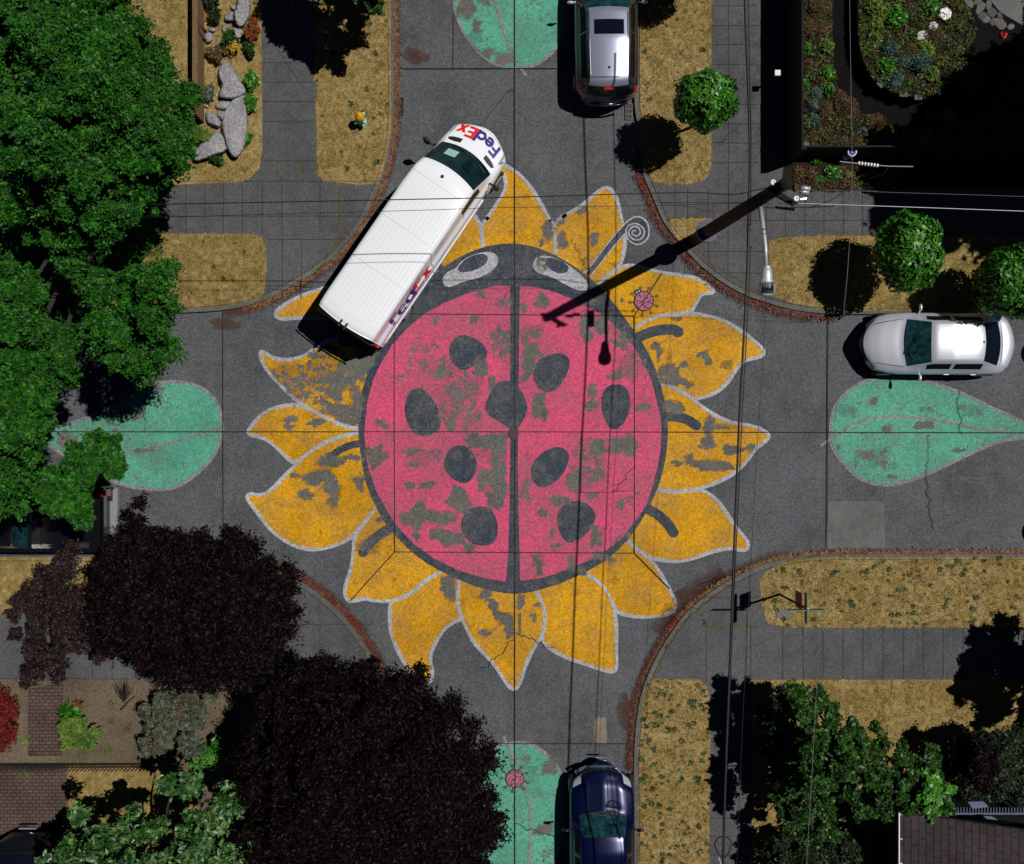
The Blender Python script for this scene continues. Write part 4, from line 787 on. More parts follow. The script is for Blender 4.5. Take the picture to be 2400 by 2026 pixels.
tree('broadleaf_tree', 'dark leafy tree at the right edge above the shingled roof', 'tree', [D([(2210, 1270), (2170, 1280), (2142, 1315), (2145, 1350), (2110, 1370), (2120, 1410), (2100, 1450), (2140, 1470), (2230, 1490), (2330, 1370)])], [], 38,
     lambda x, y, d: 2.2 + .9 * min(1, d / 100) + random.uniform(-.3, .3), lambda d: random.uniform(.3, .45), 26000, .06, m_darkleaf, (12.4, -6.0, .12), (12.4, -6.0, 4), .2)
shrub('shrub', 'dark maroon shrub above the shingled roof', 'shrub', D([(1945, 1510), (1990, 1490), (2030, 1520), (2050, 1600), (1960, 1620), (1945, 1560)]), 9000, .04, m_plum, 2.2, 30, r_=(.2, .34))
shrub('shrub', 'loose green climber along the yard fence at the right edge', 'shrub', D([(2040, 1500), (2110, 1520), (2110, 1640), (2050, 1640), (2030, 1560)]), 3800, .045, m_green2, 1.4, 26)
shrub('shrub', 'dark low shrub filling the yard corner beside the lower pavement', 'shrub', D([(1550, 1412), (1600, 1402), (1640, 1430), (1650, 1560), (1620, 1660), (1575, 1650), (1550, 1560)]), 15000, .05, m_darkleaf, 1.3, 30, r_=(.2, .34))
shrub('shrub', 'dark low shrub below the bushy tree, left of the white gutter', 'shrub', D([(1570, 1705), (1700, 1690), (1826, 1700), (1822, 1790), (1545, 1790)]), 15000, .05, m_darkleaf, 1.5, 30, r_=(.2, .34))
shrub('shrub', 'dark leafy shrub at the right edge above the blue-grey trellis', 'shrub', D([(1985, 1490), (2110, 1470), (2110, 1640), (1960, 1640), (1950, 1600)]), 15000, .05, m_darkleaf, 1.6, 30, r_=(.2, .34))
# tall tree off the lower right casting the big shadow, and its neighbours beyond the frame
def ball_tree(name, lab, x, y, h, r_, mat, n, size, group=None, sq=1.0, ll=1.0, trunk_r=.05, gh=None):
    """clipped tree: x, y where the crown is seen in the photo, h crown height"""
    c3 = np.array(W(x, y, h)); b0 = np.array([c3[0], c3[1], .13]); t = empty(name, b0, 0, lab, 'tree', group)
    d = rng.normal(0, 1, (n, 3)); d /= np.linalg.norm(d, axis=1)[:, None]
    bump = 1 + .06 * np.sin(7 * d[:, 0] + x) + .06 * np.sin(8 * d[:, 1] + y) + .05 * np.sin(9 * d[:, 2]) + .04 * np.sin(17 * d[:, 0] * d[:, 1] + x)
    q = d * (r_ * bump * np.clip(1 - np.abs(rng.normal(0, .16, n)), .35, 1.1))[:, None] * np.array([1, ll, sq]) + np.array([0, 0, h - .13])
    # leaves lie along the surface like shingles
    nn = d + rng.normal(0, .35, (n, 3)); nn /= np.linalg.norm(nn, axis=1)[:, None]; a = np.tile(np.array([[.2, .1, -1.]]), (n, 1)) + rng.normal(0, .8, (n, 3))
    u = np.cross(nn, np.cross(a, nn)); u /= np.linalg.norm(u, axis=1)[:, None]; v = np.cross(nn, u); s_ = (size * rng.uniform(.6, 1.3, n))[:, None]
    V = np.stack([q - u * s_, q + v * s_ * .42, q + u * s_, q - v * s_ * .42], 1).reshape(-1, 3)
    fast_mesh('crown', V, np.arange(len(V)).reshape(-1, 4), mat, t)
    MB().tube([(0, 0, -.1), (.01, 0, h * .5), (0, 0, h - r_ * .3)], [trunk_r, trunk_r * .8, trunk_r * .6], 8).build('trunk', m_bark, t, True)
    return t
LT = 'clipped round street trees'
ball_tree('clipped_tree', 'small ball-shaped clipped tree on the grass strip below the parked SUV', 1654, 236, 2.6, .82, m_linden, 5200, .085, LT)
ball_tree('clipped_tree', 'tall oval clipped tree above the middle of the silver sedan', 2127, 588, 2.3, .93, m_linden, 7000, .085, LT, 1.0, 1.22)
ball_tree('clipped_tree', 'clipped tree cut by the right edge, behind the silver sedan', 2368, 666, 2.1, 1.0, m_linden, 7000, .085, LT)
ball_tree('clipped_tree', 'small clipped tree just above the top edge, only its shadow in view beside the SUV', 1640, -120, 2.5, .85, m_darkleaf, 5200, .07, LT)
tree('broadleaf_tree', 'dark leafy tree at the top edge over the pavement west of the top street', 'tree', [[(690, -330), (960, -330), (980, -120), (905, -5), (880, 28), (850, 10), (800, -20), (720, -60), (670, -150)]], [], 34,
     lambda x, y, d: 3.3 + 1.1 * min(1, d / 100) + random.uniform(-.2, .2), lambda d: random.uniform(.2, .34), 30000, .06, m_green2, (-4.4, 13.2, .12), (-4.4, 13.2, 2.6), .12)
tree('broadleaf_tree', 'very tall dark tree beyond the right edge shading the walled garden', 'tree', [[(3140, -330), (3510, -330), (3560, 300), (3171, 300), (2820, 262), (2750, 180), (2660, 70), (2820, -30), (2960, -220)]], [], 70,
     lambda x, y, d: 7.0 + 1.5 * min(1, d / 150) + random.uniform(-.6, .6), lambda d: random.uniform(.6, .95), 70000, .12, m_darkleaf, (14.6, 8.6, .12), (14.6, 8.6, 6), .35)

# ------------------------------------------------------------------ vehicles
def car_paint(name, col, metal=.6, rough=.3, coat=1.0):
    return plain(name, col, rough, metal, .5, coat)
m_glass = plain('car_glass', (.004, .006, .012), .12, 0, .25)
m_glass2 = plain('screen_glass', (.008, .034, .042), .10, 0, .4, var=.8, vscale=5)
m_sglass = plain('side_glass', (.006, .007, .010), .35, 0, .05)
m_tyre = plain('tyre', (.012, .012, .012), .85)
m_black = plain('black_trim', (.008, .008, .009), .5)
m_tail = plain('tail_lamp', (.45, .008, .008), .15, coat=1)
m_lampg = plain('lamp_glass', (.55, .6, .65), .1, .4)
m_chrome = plain('chrome', (.8, .8, .82), .12, 1.0)
m_plate = plain('plate', (.16, .2, .2), .6)
from mathutils.bvhtree import BVHTree
from mathutils.geometry import delaunay_2d_cdt
SKIN = {}
def onto(nm, x, y, dz=.006):
    h_ = SKIN[nm].ray_cast(Vector((x, y, 5)), Vector((0, 0, -1)))[0]
    return Vector((x, y, (h_.z if h_ else .5) + dz))
def interp(keys, x):
    for a, b_ in zip(keys[:-1], keys[1:]):
        if x <= b_[0]:
            u = (x - a[0]) / (b_[0] - a[0]); return [a[i] + (b_[i] - a[i]) * u for i in range(1, len(a))]
    return list(keys[-1][1:])
def car(name, label, keys, L, glass, bow_f=.28, bow_r=.2, paint=None, roofpaint=None, sm=2, ridges=0, group='parked cars', seams=(), sidepaint=None, wh=(.82, .78), scr=None):
    """keys: x from nose, half width, sill height, belt height, top height, top half width; glass: dict with x ranges"""
    t = empty(name, (0, 0, 0), 0, label, 'car', group)
    N = int(L / .055); xs = [L * i / N for i in range(N + 1)]
    st = np.array([interp(keys, x) for x in xs])
    for _ in range(sm):
        s2 = st.copy(); s2[1:-1] = st[:-2] * .25 + st[1:-1] * .5 + st[2:] * .25; st = s2
    rows = []
    for x, (hw, zb, zl, zt, tw) in zip(xs, st):
        zs = zt - min(.055, max(.01, (zt - zl) * .35)); pr = [(.88 * hw, zb), (hw * .99, zb + .1), (hw, zb + (zl - zb) * .45), (hw, zb + (zl - zb) * .75), (.975 * hw, zl - .03), (.93 * hw, zl + .012)]
        for k in range(1, 4): u = k / 4; pr.append((.93 * hw + (tw - .93 * hw) * u, zl + .012 + (zs - zl - .012) * u ** .9))
        for k in range(9): y = tw * (1 - k / 8); pr.append((y, zt - (zt - zs) * (y / max(tw, .01)) ** 2.2))
        full = [(y, z) for y, z in pr] + [(-y, z) for y, z in pr[-2::-1]]
        u = x / L; bw = bow_f * max(0, 1 - u / .55) - bow_r * max(0, (u - .55) / .45)
        r_ = []
        for y, z in full:
            q = min(1, abs(y) / max(hw, .3)); zz = z
            if ridges and .10 < u < .30 and abs(y) < tw * .98:
                zz += .018 * max(0, math.cos(y / tw * math.pi * ridges)) - .01
            r_.append((L / 2 - (x + bw * q * q * 1.0), y, zz))
        rows.append(r_)
    K = len(rows[0]); V = [v for r_ in rows for v in r_]; groups = {}
    def cls(i, j):
        x = (xs[i] + xs[i + 1]) / 2; jj = j if j < K // 2 else K - 2 - j     # mirrored index
        for nm, a, b_, j0, j1 in glass:
            if a <= x <= b_ and j0 <= jj <= j1:
                return nm if nm not in ('side_window', 'rear_side_window', 'headlight', 'tail_light') else (nm, j < K // 2)
        return 'body'
    for i in range(N):
        for j in range(K - 1): groups.setdefault(cls(i, j), []).append((i * K + j, i * K + j + 1, (i + 1) * K + j + 1, (i + 1) * K + j))
    groups['body'] += [tuple(range(K)), tuple(range(N * K + K - 1, N * K - 1, -1))]
    mats = {'body': paint, 'roof': roofpaint or paint, 'windshield': scr or m_glass2, 'rear_window': m_glass, 'sunroof': m_glass, 'side_window': m_sglass, 'rear_side_window': m_sglass, 'headlight': m_lampg, 'tail_light': m_tail, 'grille': m_black}
    for nm, fs in groups.items():
        key = nm if isinstance(nm, str) else nm[0]
        used = sorted({i for f in fs for i in f}); mp = {u: k for k, u in enumerate(used)}
        o = mesh(key, [V[u] for u in used], [tuple(mp[i] for i in f) for f in fs], mats[key], t, True)
        if key == 'body':
            me = o.data; me.polygons[len(me.polygons) - 1].use_smooth = False
    SKIN[name] = BVHTree.FromPolygons([Vector(v) for v in V], [(i * K + j, i * K + j + 1, (i + 1) * K + j + 1, (i + 1) * K + j) for i in range(N) for j in range(K - 1)])
    hw = st[N // 2][0]
    for sx in (wh[0], L - wh[1]):
        for sy in (-1, 1):
            b = MB(); y0 = sy * (hw - .19); y1 = sy * (hw - .004)
            b.tube([(L / 2 - sx, y0, .32), (L / 2 - sx, y1, .32)], .32, 22); wq = b.build('wheel', m_tyre, t, True)
            b = MB(); b.tube([(L / 2 - sx, y1, .32), (L / 2 - sx, y1 + sy * .012, .32)], [.2, .18], 16); b.build('rim', m_steel, wq)
    return t
def surf_z(keys, x, y=0):
    hw, zb, zl, zt, tw = interp(keys, x); return zt
def mirror(t, x, y, z, sy, mat, sz=.17):
    b = MB(); b.tube([(x, y, z - .02), (x - .02, y + sy * .10, z)], [.025, .03], 6)
    b.lathe([(.02, -.06), (.055, -.04), (.065, 0), (.055, .05), (.02, .07)], 10, M=Matrix.Translation((x - .03, y + sy * .17, z + .02)) @ Matrix.Rotation(R(90) * sy, 4, 'X') @ Matrix.Diagonal((.75, 1, 1.6, 1)))
    b.build('wing_mirror', mat, t, True)
def strip(t, name, pts, wd, mat):
    """thin line lying on a panel"""
    vs, fs = [], []
    P_ = [Vector(p) for p in pts]
    for i, p in enumerate(P_):
        d = (P_[min(i + 1, len(P_) - 1)] - P_[max(i - 1, 0)]); d.z = 0; d.normalize(); n = Vector((-d.y, d.x, 0)) * wd / 2; vs += [p + n, p - n]
    fs = [(2 * i, 2 * i + 1, 2 * i + 3, 2 * i + 2) for i in range(len(P_) - 1)]
    return mesh(name, vs, fs, mat, t)
def wiper(t, x0, y0, z0, x1, y1, z1):
    MB().tube([(x0, y0, z0 + .02), (x1, y1, z1 + .03)], .012, 5).build('wiper', m_black, t)
# silver sedan, facing left
KS = [(0, .50, .36, .52, .58, .42), (.06, .66, .26, .58, .64, .52), (.2, .80, .2, .66, .73, .62), (.5, .87, .18, .74, .83, .68), (.95, .895, .18, .84, .94, .70), (1.12, .90, .18, .88, .97, .70), (1.93, .90, .18, .93, 1.38, .56), (2.5, .90, .18, .94, 1.45, .565), (3.2, .90, .18, .95, 1.40, .55), (3.4, .90, .18, .95, 1.36, .54), (4.0, .885, .2, .93, 1.05, .66), (4.2, .87, .24, .92, 1.04, .66), (4.4, .80, .28, .86, .98, .62), (4.46, .68, .34, .80, .90, .54), (4.5, .5, .4, .7, .76, .42)]
m_silver = car_paint('silver_paint', (.60, .63, .71), .45, .36)
GL = [('windshield', 1.16, 1.86, 9, 17), ('rear_window', 3.40, 3.93, 9, 17), ('side_window', 1.75, 2.45, 6, 7), ('rear_side_window', 2.53, 3.45, 6, 7), ('headlight', .12, .42, 5, 8), ('tail_light', 4.3, 4.43, 4, 6), ('grille', .02, .1, 9, 17)]
sed = car('silver_sedan', 'silver sedan parked at the right edge facing left, beside the clipped trees', KS, 4.5, GL, .34, .22, m_silver, sidepaint=None)
for sy in (-1, 1): mirror(sed, 2.25 - 1.62, sy * .86, .98, sy, m_silver)
wiper(sed, 2.25 - 1.18, .35, .98, 2.25 - 1.24, -.35, 1.0); wiper(sed, 2.25 - 1.22, .1, .98, 2.25 - 1.42, .5, 1.06)
for sy in (-1, 1):
    strip(sed, 'bonnet_seam', [(2.25 - .38, sy * .56, .80), (2.25 - .7, sy * .62, .885), (2.25 - 1.2, sy * .70, .958)], .012, m_black)
    for xx in (2.42, 3.2): MB().tube([(2.25 - xx, sy * .905, .80), (2.25 - xx - .15, sy * .905, .80)], .010, 6).build('door_handle', m_steel, sed)
    strip(sed, 'door_seam', [(2.25 - 2.5, sy * .90, .78), (2.25 - 2.5, sy * .85, .965)], .012, m_black)
MB().lathe([(.03, 0), (.035, .02), (.01, .06)], 8, (2.25 - 3.32, 0, 1.36)).build('roof_aerial', m_black, sed)
strip(sed, 'boot_seam', [(2.25 - 3.98, -.62, 1.06), (2.25 - 4.0, 0, 1.075), (2.25 - 3.98, .62, 1.06)], .014, m_black)
MB().box((2.25 - 4.53, -.25, .5), (2.25 - 4.49, .25, .62)).build('number_plate', m_plate, sed)
sed.location = W(2172, 811); sed.rotation_euler = (0, 0, R(179.4))
# SUV, top
KU = [(0, .55, .4, .66, .72, .46), (.08, .74, .3, .74, .80, .58), (.25, .86, .26, .82, .90, .68), (.9, .925, .25, .98, 1.07, .74), (1.2, .93, .25, 1.02, 1.12, .74), (1.35, .93, .25, 1.03, 1.16, .74), (2.15, .93, .25, 1.05, 1.60, .57), (3.0, .93, .25, 1.06, 1.66, .57), (4.1, .92, .25, 1.08, 1.60, .54), (4.32, .91, .28, 1.08, 1.54, .55), (4.50, .86, .32, 1.05, 1.10, .66), (4.58, .78, .38, .85, .92, .6), (4.62, .66, .42, .7, .74, .5)]
m_suvroof = car_paint('suv_roof_paint', (.30, .32, .42), .45, .3); m_suv = car_paint('suv_side_paint', (.012, .012, .022), .3, .25)
GU = [('windshield', 1.36, 2.08, 9, 17), ('sunroof', 2.50, 2.93, 11, 17), ('rear_window', 4.36, 4.50, 9, 17), ('side_window', 1.9, 2.75, 6, 7), ('rear_side_window', 2.82, 4.1, 6, 7), ('headlight', .12, .36, 5, 8), ('tail_light', 4.36, 4.54, 3, 5), ('roof', 2.08, 4.36, 9, 17)]
suv = car('compact_suv', 'dark SUV with silver-blue roof and black sunroof parked at the top edge', KU, 4.62, GU, .3, .2, m_suv, m_suvroof, scr=m_glass2)
for sy in (-1, 1):
    mirror(suv, 2.31 - 1.75, sy * .90, 1.08, sy, m_steel)
    MB().tube([(2.31 - 2.25, sy * .56, 1.62), (2.31 - 3.1, sy * .565, 1.675), (2.31 - 4.05, sy * .54, 1.63)], .014, 6).build('roof_rail', m_chrome, suv)
MB().lathe([(.03, 0), (.035, .02), (.01, .07)], 8, (2.31 - 3.85, 0, 1.62)).build('roof_aerial', m_black, suv)
MB().box((2.31 - 4.46, -.14, 1.52), (2.31 - 4.40, .14, 1.56)).build('brake_light', m_tail, suv)
strip(suv, 'tailgate_seam', [(2.31 - 4.10, -.52, 1.612), (2.31 - 4.12, 0, 1.635), (2.31 - 4.10, .52, 1.612)], .014, m_black)
MB().tube([(2.31 - 4.56, -.62, .66), (2.31 - 4.63, -.3, .7), (2.31 - 4.65, 0, .7), (2.31 - 4.63, .3, .7), (2.31 - 4.56, .62, .66)], .03, 6).build('bumper', m_suv, suv, True)
wiper(suv, 2.31 - 1.42, .3, 1.14, 2.31 - 1.5, -.35, 1.2)
suv.location = W(1415, 84); suv.rotation_euler = (0, 0, R(90.5))
# dark blue car, bottom
KB = [(0, .48, .34, .46, .52, .4), (.07, .66, .26, .52, .6, .5), (.22, .82, .2, .66, .74, .56), (.6, .875, .18, .82, .92, .60), (1.1, .885, .18, .90, 1.02, .64), (1.3, .885, .18, .92, 1.05, .66), (1.95, .885, .18, .94, 1.40, .56), (2.4, .885, .18, .95, 1.50, .57), (3.2, .88, .18, .96, 1.50, .56), (3.9, .86, .2, .96, 1.30, .54), (4.25, .8, .28, .9, .98, .5), (4.32, .6, .36, .7, .75, .4)]
m_navycar = car_paint('navy_car_paint', (.001, .005, .042), .4, .25)
GB_ = [('windshield', 1.34, 1.92, 9, 17), ('rear_window', 3.6, 3.9, 9, 17), ('side_window', 1.75, 2.5, 6, 7), ('rear_side_window', 2.58, 3.5, 6, 7), ('headlight', .16, .42, 5, 8), ('tail_light', 4.1, 4.25, 4, 6), ('grille', .12, .2, 10, 17)]
blu = car('blue_hatchback', 'dark blue car with ribbed bonnet parked at the bottom edge facing up', KB, 4.32, GB_, .42, .2, m_navycar, ridges=2.5, scr=m_glass2)
for sy in (-1, 1): mirror(blu, 2.16 - 1.85, sy * .84, 1.02, sy, m_navycar)
for y in (-.42, -.14, .14, .42): strip(blu, 'crease_shade', [onto('blue_hatchback', 2.16 - x, y * (1 - .12 * (1.2 - x)), .004) for x in np.linspace(.5, 1.22, 7)], .022, m_flatblack)  # black strips paint shade into the bonnet creases
strip(blu, 'bumper_trim', [onto('blue_hatchback', 2.16 - .16 - .5 * abs(y) ** 2.4, y, .012) for y in np.linspace(-.72, .72, 15)], .10, car_paint('bumper_paint', (.06, .09, .13), .2, .3))
MB().box((2.16 + .04, -.16, .40), (2.16 + .075, .16, .50)).build('number_plate', m_plate, blu)
MB().lathe([(.03, 0), (.032, .01), (.01, .014)], 10, (2.16 - .20, .0, .735)).build('badge', m_chrome, blu)
wiper(blu, 2.16 - 1.38, .3, 1.08, 2.16 - 1.46, -.3, 1.1); wiper(blu, 2.16 - 1.36, -.1, 1.08, 2.16 - 1.42, -.6, 1.08)
strip(blu, 'cowl', [onto('blue_hatchback', 2.16 - 1.34 - .30 * abs(y) ** 2, y, .006) for y in np.linspace(-.62, .62, 9)], .05, m_black)
blu.scale = (1, 1.08, 1); blu.location = W(1406, 1936); blu.rotation_euler = (0, 0, R(90))
# cars standing just outside whose shadows reach the picture
m_blackcar = car_paint('black_car_paint', (.006, .006, .008), .2, .25)
def other(lab, loc, rz, src=sed, mat=m_blackcar):
    o = copy_tree(src)
    for ch in list(o.children):
        if ch.name.startswith('body') or ch.name.startswith('wing_mirror'):
            ch.data = ch.data.copy(); ch.data.materials[0] = mat
    o.name = 'dark_sedan'; o.location = loc; o.rotation_euler = (0, 0, rz); o['label'] = lab; return o
other('black car just past the right edge below the teal leaf, nose shadow in view', W(2592, 1240), R(180))
other('black car just past the right edge behind the silver sedan, shadow in view', W(2590, 822), R(180))
other('dark car standing in deep shade on the brick drive, bottom left corner', W(92, 2096, 0) + Vector((0, 0, .13)), R(-90))
# pickup, left
pk = empty('pickup_truck', (0, 0, 0), 0, 'black pickup truck with chrome rear bumper half hidden under the branches at left', 'pickup', 'parked cars')
b = MB(); L2 = 2.75
b.box((-L2 + .06, -.93, .45), (-L2 + .12, .93, 1.08)); b.box((-L2 + .12, -.95, .45), (-.55, -.83, 1.1)); b.box((-L2 + .12, .83, .45), (-.55, .95, 1.1)); b.box((-L2 + .12, -.83, .55), (-.55, .83, .60)); b.box((-.62, -.83, .6), (-.55, .83, 1.12))
b.build('cargo_bed', m_blackcar, pk)
b = MB(); b.add([(-.55, -.95, .4), (2.4, -.93, .4), (2.4, .93, .4), (-.55, .95, .4), (-.55, -.95, 1.12), (1.35, -.93, 1.1), (1.35, .93, 1.1), (-.55, .95, 1.12), (2.4, -.85, .95), (2.4, .85, .95), (2.72, -.7, .5), (2.72, .7, .5), (2.7, -.7, .85), (2.7, .7, .85)],
  [(0, 3, 7, 4), (0, 4, 5, 8, 1), (3, 2, 9, 6, 7), (5, 6, 9, 8), (1, 8, 12, 10), (2, 11, 13, 9), (8, 9, 13, 12), (10, 12, 13, 11), (4, 7, 6, 5)]); b.build('body', m_blackcar, pk)
b = MB(); b.box((-.36, -.69, 1.75), (.61, .69, 1.81)); b.build('roof', m_blackcar, pk)
b = MB(); b.add([(1.3, -.86, 1.1), (1.3, .86, 1.1), (.6, .68, 1.8), (.6, -.68, 1.8)], [(0, 1, 2, 3)]); b.build('windshield', m_glass, pk)
b = MB(); b.add([(-.5, -.88, 1.12), (-.5, .88, 1.12), (-.35, .68, 1.78), (-.35, -.68, 1.78)], [(0, 3, 2, 1)]); b.build('rear_window', m_glass2, pk)
for sy in (-1, 1):
    b = MB(); b.add([(-.5, sy * .88, 1.12), (1.3, sy * .86, 1.1), (.6, sy * .68, 1.8), (-.35, sy * .68, 1.78)], [(0, 1, 2, 3)]); b.build('side_window', m_glass, pk)
    MB().box((-L2 + .0, sy * .80 - .07, .7), (-L2 + .13, sy * .80 + .16 - .03, 1.115)).build('tail_light', m_tail, pk)
    for sx in (-1.75, 1.75):
        wq = MB().tube([(sx, sy * .72, .38), (sx, sy * .95, .38)], .38, 20).build('wheel', m_tyre, pk, True); MB().tube([(sx, sy * .95, .38), (sx, sy * .96, .38)], .22, 14).build('rim', m_steel, wq)
b = MB(); b.box((-L2 - .16, -.9, .5), (-L2 - .02, .9, .64)); b.box((-L2 - .02, -.5, .52), (-L2 + .07, .5, .6)); b.build('bumper', plain('dull_chrome', (.22, .22, .23), .5), pk)
pk.location = W(68, 1211); pk.rotation_euler = (0, 0, R(180))
# the white delivery van ------------------------------------------------
m_vanw = plain('van_white', (.82, .85, .90), .32, 0, .5, .5)
m_purple = plain('purple_lettering', srgb(62, 24, 128), .45); m_redl = plain('red_lettering', (.72, .012, .012), .45)
KV = [(0, .74, .42, .70, .78, .58), (.05, .86, .34, .84, .92, .68), (.16, .93, .3, .94, 1.02, .76), (.40, .94, .28, 1.02, 1.10, .78), (.75, .97, .28, 1.10, 1.20, .82), (.92, .98, .28, 1.14, 1.26, .84), (1.88, 1.0, .28, 1.30, 2.22, .84), (2.15, 1.0, .28, 1.35, 2.33, .88), (2.8, 1.0, .28, 1.40, 2.37, .90), (6.7, 1.0, .28, 1.40, 2.37, .90), (7.02, 1.02, .3, 1.40, 2.34, .89), (7.10, 1.0, .34, 1.38, 2.28, .88)]
LVN = 7.1
GV = [('windshield', .95, 1.80, 9, 17), ('side_window', 1.62, 2.55, 6, 7), ('headlight', .12, .5, 5, 7)]
van = car('delivery_van', 'long white delivery van with red and purple lettering crossing the corner at an angle', KV, LVN, GV, .34, .10, m_vanw, sm=1, group=None, wh=(1.0, 1.35), scr=plain('van_screen', (.005, .018, .024), .10, 0, .4, var=.7, vscale=3))
van['category'] = 'van'
hx = LVN / 2
def vz(x, y):                                   # height of the van skin at distance x behind the nose
    hw, zb, zl, zt, tw = interp(KV, x); zs = zt - .055; return zt - (zt - zs) * min(1, abs(y) / tw) ** 2.2
def vpt(x, y, dz=.006):
    return onto('delivery_van', hx - x, y, dz)
for k in range(-6, 7):                          # pressed ribs along the roof
    y = k * .128
    for a, b_ in ((2.5, 3.9), (3.98, 5.3), (5.38, 6.8)): strip(van, 'roof_rib', [vpt(a + (b_ - a) * u, y, .0035) for u in np.linspace(0, 1, 6)], .004, m_steel)
for xx in (2.42, 3.94, 5.34): strip(van, 'roof_seam', [vpt(xx, y, .004) for y in np.linspace(-.86, .86, 9)], .008, m_steel)
for sy in (-1, 1):
    b = MB(); pts = [(.62, .30), (.58, .45), (.62, .66), (.72, .78), (.80, .68), (.78, .48), (.74, .32)]
    q = [vpt(x + .26, sy * y, .006) for x, y in [(.46, .40), (.50, .55), (.56, .70), (.64, .80), (.70, .74), (.66, .56), (.60, .40)]]
    b.add(q, [tuple(range(len(q)))]); b.build('air_vent', m_black, van)
    b = MB(); b.tube([(hx - 1.35, sy * .96, 1.22), (hx - 1.38, sy * 1.12, 1.3)], .03, 6)
    b.lathe([(.03, -.15), (.08, -.12), (.09, 0), (.08, .12), (.03, .15)], 10, M=Matrix.Translation((hx - 1.40, sy * 1.2, 1.38)) @ Matrix.Diagonal((.7, 1.3, 1.2, 1)))
    b.build('wing_mirror', m_black, van, True)
    b = MB(); b.box((-hx + .25, sy * 1.005 - .015, .62), (hx - 1.6, sy * 1.005 + .015, .78)); b.build('side_rail', m_vanw, van)
    b = MB(); b.box((-hx + .02, sy * .90 - .07, .9), (-hx + .10, sy * .90 + .07, 1.5)); b.build('tail_light', m_tail, van)
    MB().lathe([(.03, 0), (.03, .04), (.01, .06)], 8, (hx - .62, sy * .90, 1.05)).build('corner_lamp', m_chrome, van)
b = MB(); pr = [(-.92, 2.16), (-.5, 2.27), (0, 2.31), (.5, 2.27), (.92, 2.16)]
for (y0, z0), (y1, z1) in zip(pr[:-1], pr[1:]): b.add([(-hx - .0, y0, z0), (-hx - .0, y1, z1), (-hx - .07, y1, z1 - .04), (-hx - .07, y0, z0 - .04), (-hx - .07, y1, z1 - .09), (-hx - .07, y0, z0 - .09)], [(0, 1, 2, 3), (3, 2, 4, 5)])
b.build('rear_spoiler', m_black, van)
rb = MB(); rb.box((-hx - .012, -.86, .5), (-hx - .002, -.01, 2.12)); rb.build('rear_door', m_vanw, van)
rb = MB(); rb.box((-hx - .012, .01, .5), (-hx - .002, .86, 2.12)); rb.build('rear_door', m_vanw, van)
MB().box((-hx - .12, -.9, .36), (-hx - .01, .9, .52)).build('bumper', m_black, van)
for sy in (-1, 1): MB().box((-hx - .10, sy * .09 - .02, 2.22), (-hx + .12, sy * .09 + .015, 2.42)).build('camera_fin', m_black, van)
MB().lathe([(.045, 0), (.05, .03), (.02, .09)], 10, tuple(vpt(2.15, .05, 0))).build('roof_aerial', m_black, van)
for a, b_ in (((1.05, .55), (1.02, -.25)), ((1.06, -.2), (1.22, -.72))):
    MB().tube([vpt(a[0], a[1], .02), vpt((a[0] + b_[0]) / 2, (a[1] + b_[1]) / 2, .03), vpt(b_[0], b_[1], .02)], .014, 5).build('wiper', m_black, van)
b = MB(); b.add([vpt(x, y, .035) for x, y in ((1.24, .52), (1.16, .20), (1.42, .18), (1.50, .50))], [(0, 1, 2, 3)]); b.build('dashboard_papers', plain('paper', (.33, .5, .46), .3), van)
# the door window on the visible side
strip(van, 'door_seam', [(hx - 2.62, -.995, .5), (hx - 2.62, -.93, 1.6), (hx - 2.62, -.80, 2.24)], .01, m_black)
# lettering, each letter cut from flat strokes
def ring(cx_, cy_, ro, ri, a0, a1, n=22):
    q = [(cx_ + ro * math.cos(R(a)), cy_ + ro * math.sin(R(a))) for a in np.linspace(a0, a1, n)]; s_ = [(cx_ + ri * math.cos(R(a)), cy_ + ri * math.sin(R(a))) for a in np.linspace(a0, a1, n)]
    return [[q[i], q[i + 1], s_[i + 1], s_[i]] for i in range(n - 1)]
rc = lambda a, b_, c_, d_: [(a, b_), (c_, b_), (c_, d_), (a, d_)]
GLY = {'F': ([rc(0, 0, .22, 1), rc(.22, .8, .64, 1), rc(.22, .42, .58, .6)], .62), 'e': (ring(.33, .36, .36, .17, 15, 325) + [rc(.16, .29, .68, .43)], .70),
       'd': (ring(.34, .36, .36, .16, 35, 325) + [rc(.52, 0, .74, 1)], .76), 'E': ([rc(0, 0, .24, 1), rc(.24, .8, .66, 1), rc(.24, .41, .60, .59), rc(.24, 0, .66, .2)], .68),
       'x': ([[(0, 0), (.26, 0), (.72, .72), (.46, .72)], [(.46, 0), (.72, 0), (.26, .72), (0, .72)]], .74)}
def lettering(word, mapf, name, sc):
    adv = 0
    for i, ch in enumerate(word):
        polys, wd = GLY[ch]; b = MB()
        for k, p in enumerate(polys):
            # cut long strokes so they follow the curved panel
            n = 6; (x0, y0), (x1, y1), (x2, y2), (x3, y3) = p
            for m in range(n):
                u0, u1 = m / n, (m + 1) / n
                lx0, ly0 = x0 + (x3 - x0) * u0, y0 + (y3 - y0) * u0; rx0, ry0 = x1 + (x2 - x1) * u0, y1 + (y2 - y1) * u0
                lx1, ly1 = x0 + (x3 - x0) * u1, y0 + (y3 - y0) * u1; rx1, ry1 = x1 + (x2 - x1) * u1, y1 + (y2 - y1) * u1
                b.add([mapf((adv + lx0) * sc, ly0 * sc, k), mapf((adv + rx0) * sc, ry0 * sc, k), mapf((adv + rx1) * sc, ry1 * sc, k), mapf((adv + lx1) * sc, ly1 * sc, k)], [(0, 1, 2, 3)])
        b.build(name, m_purple if i < 3 else m_redl, van); adv += wd
    return adv * sc
hs = .40
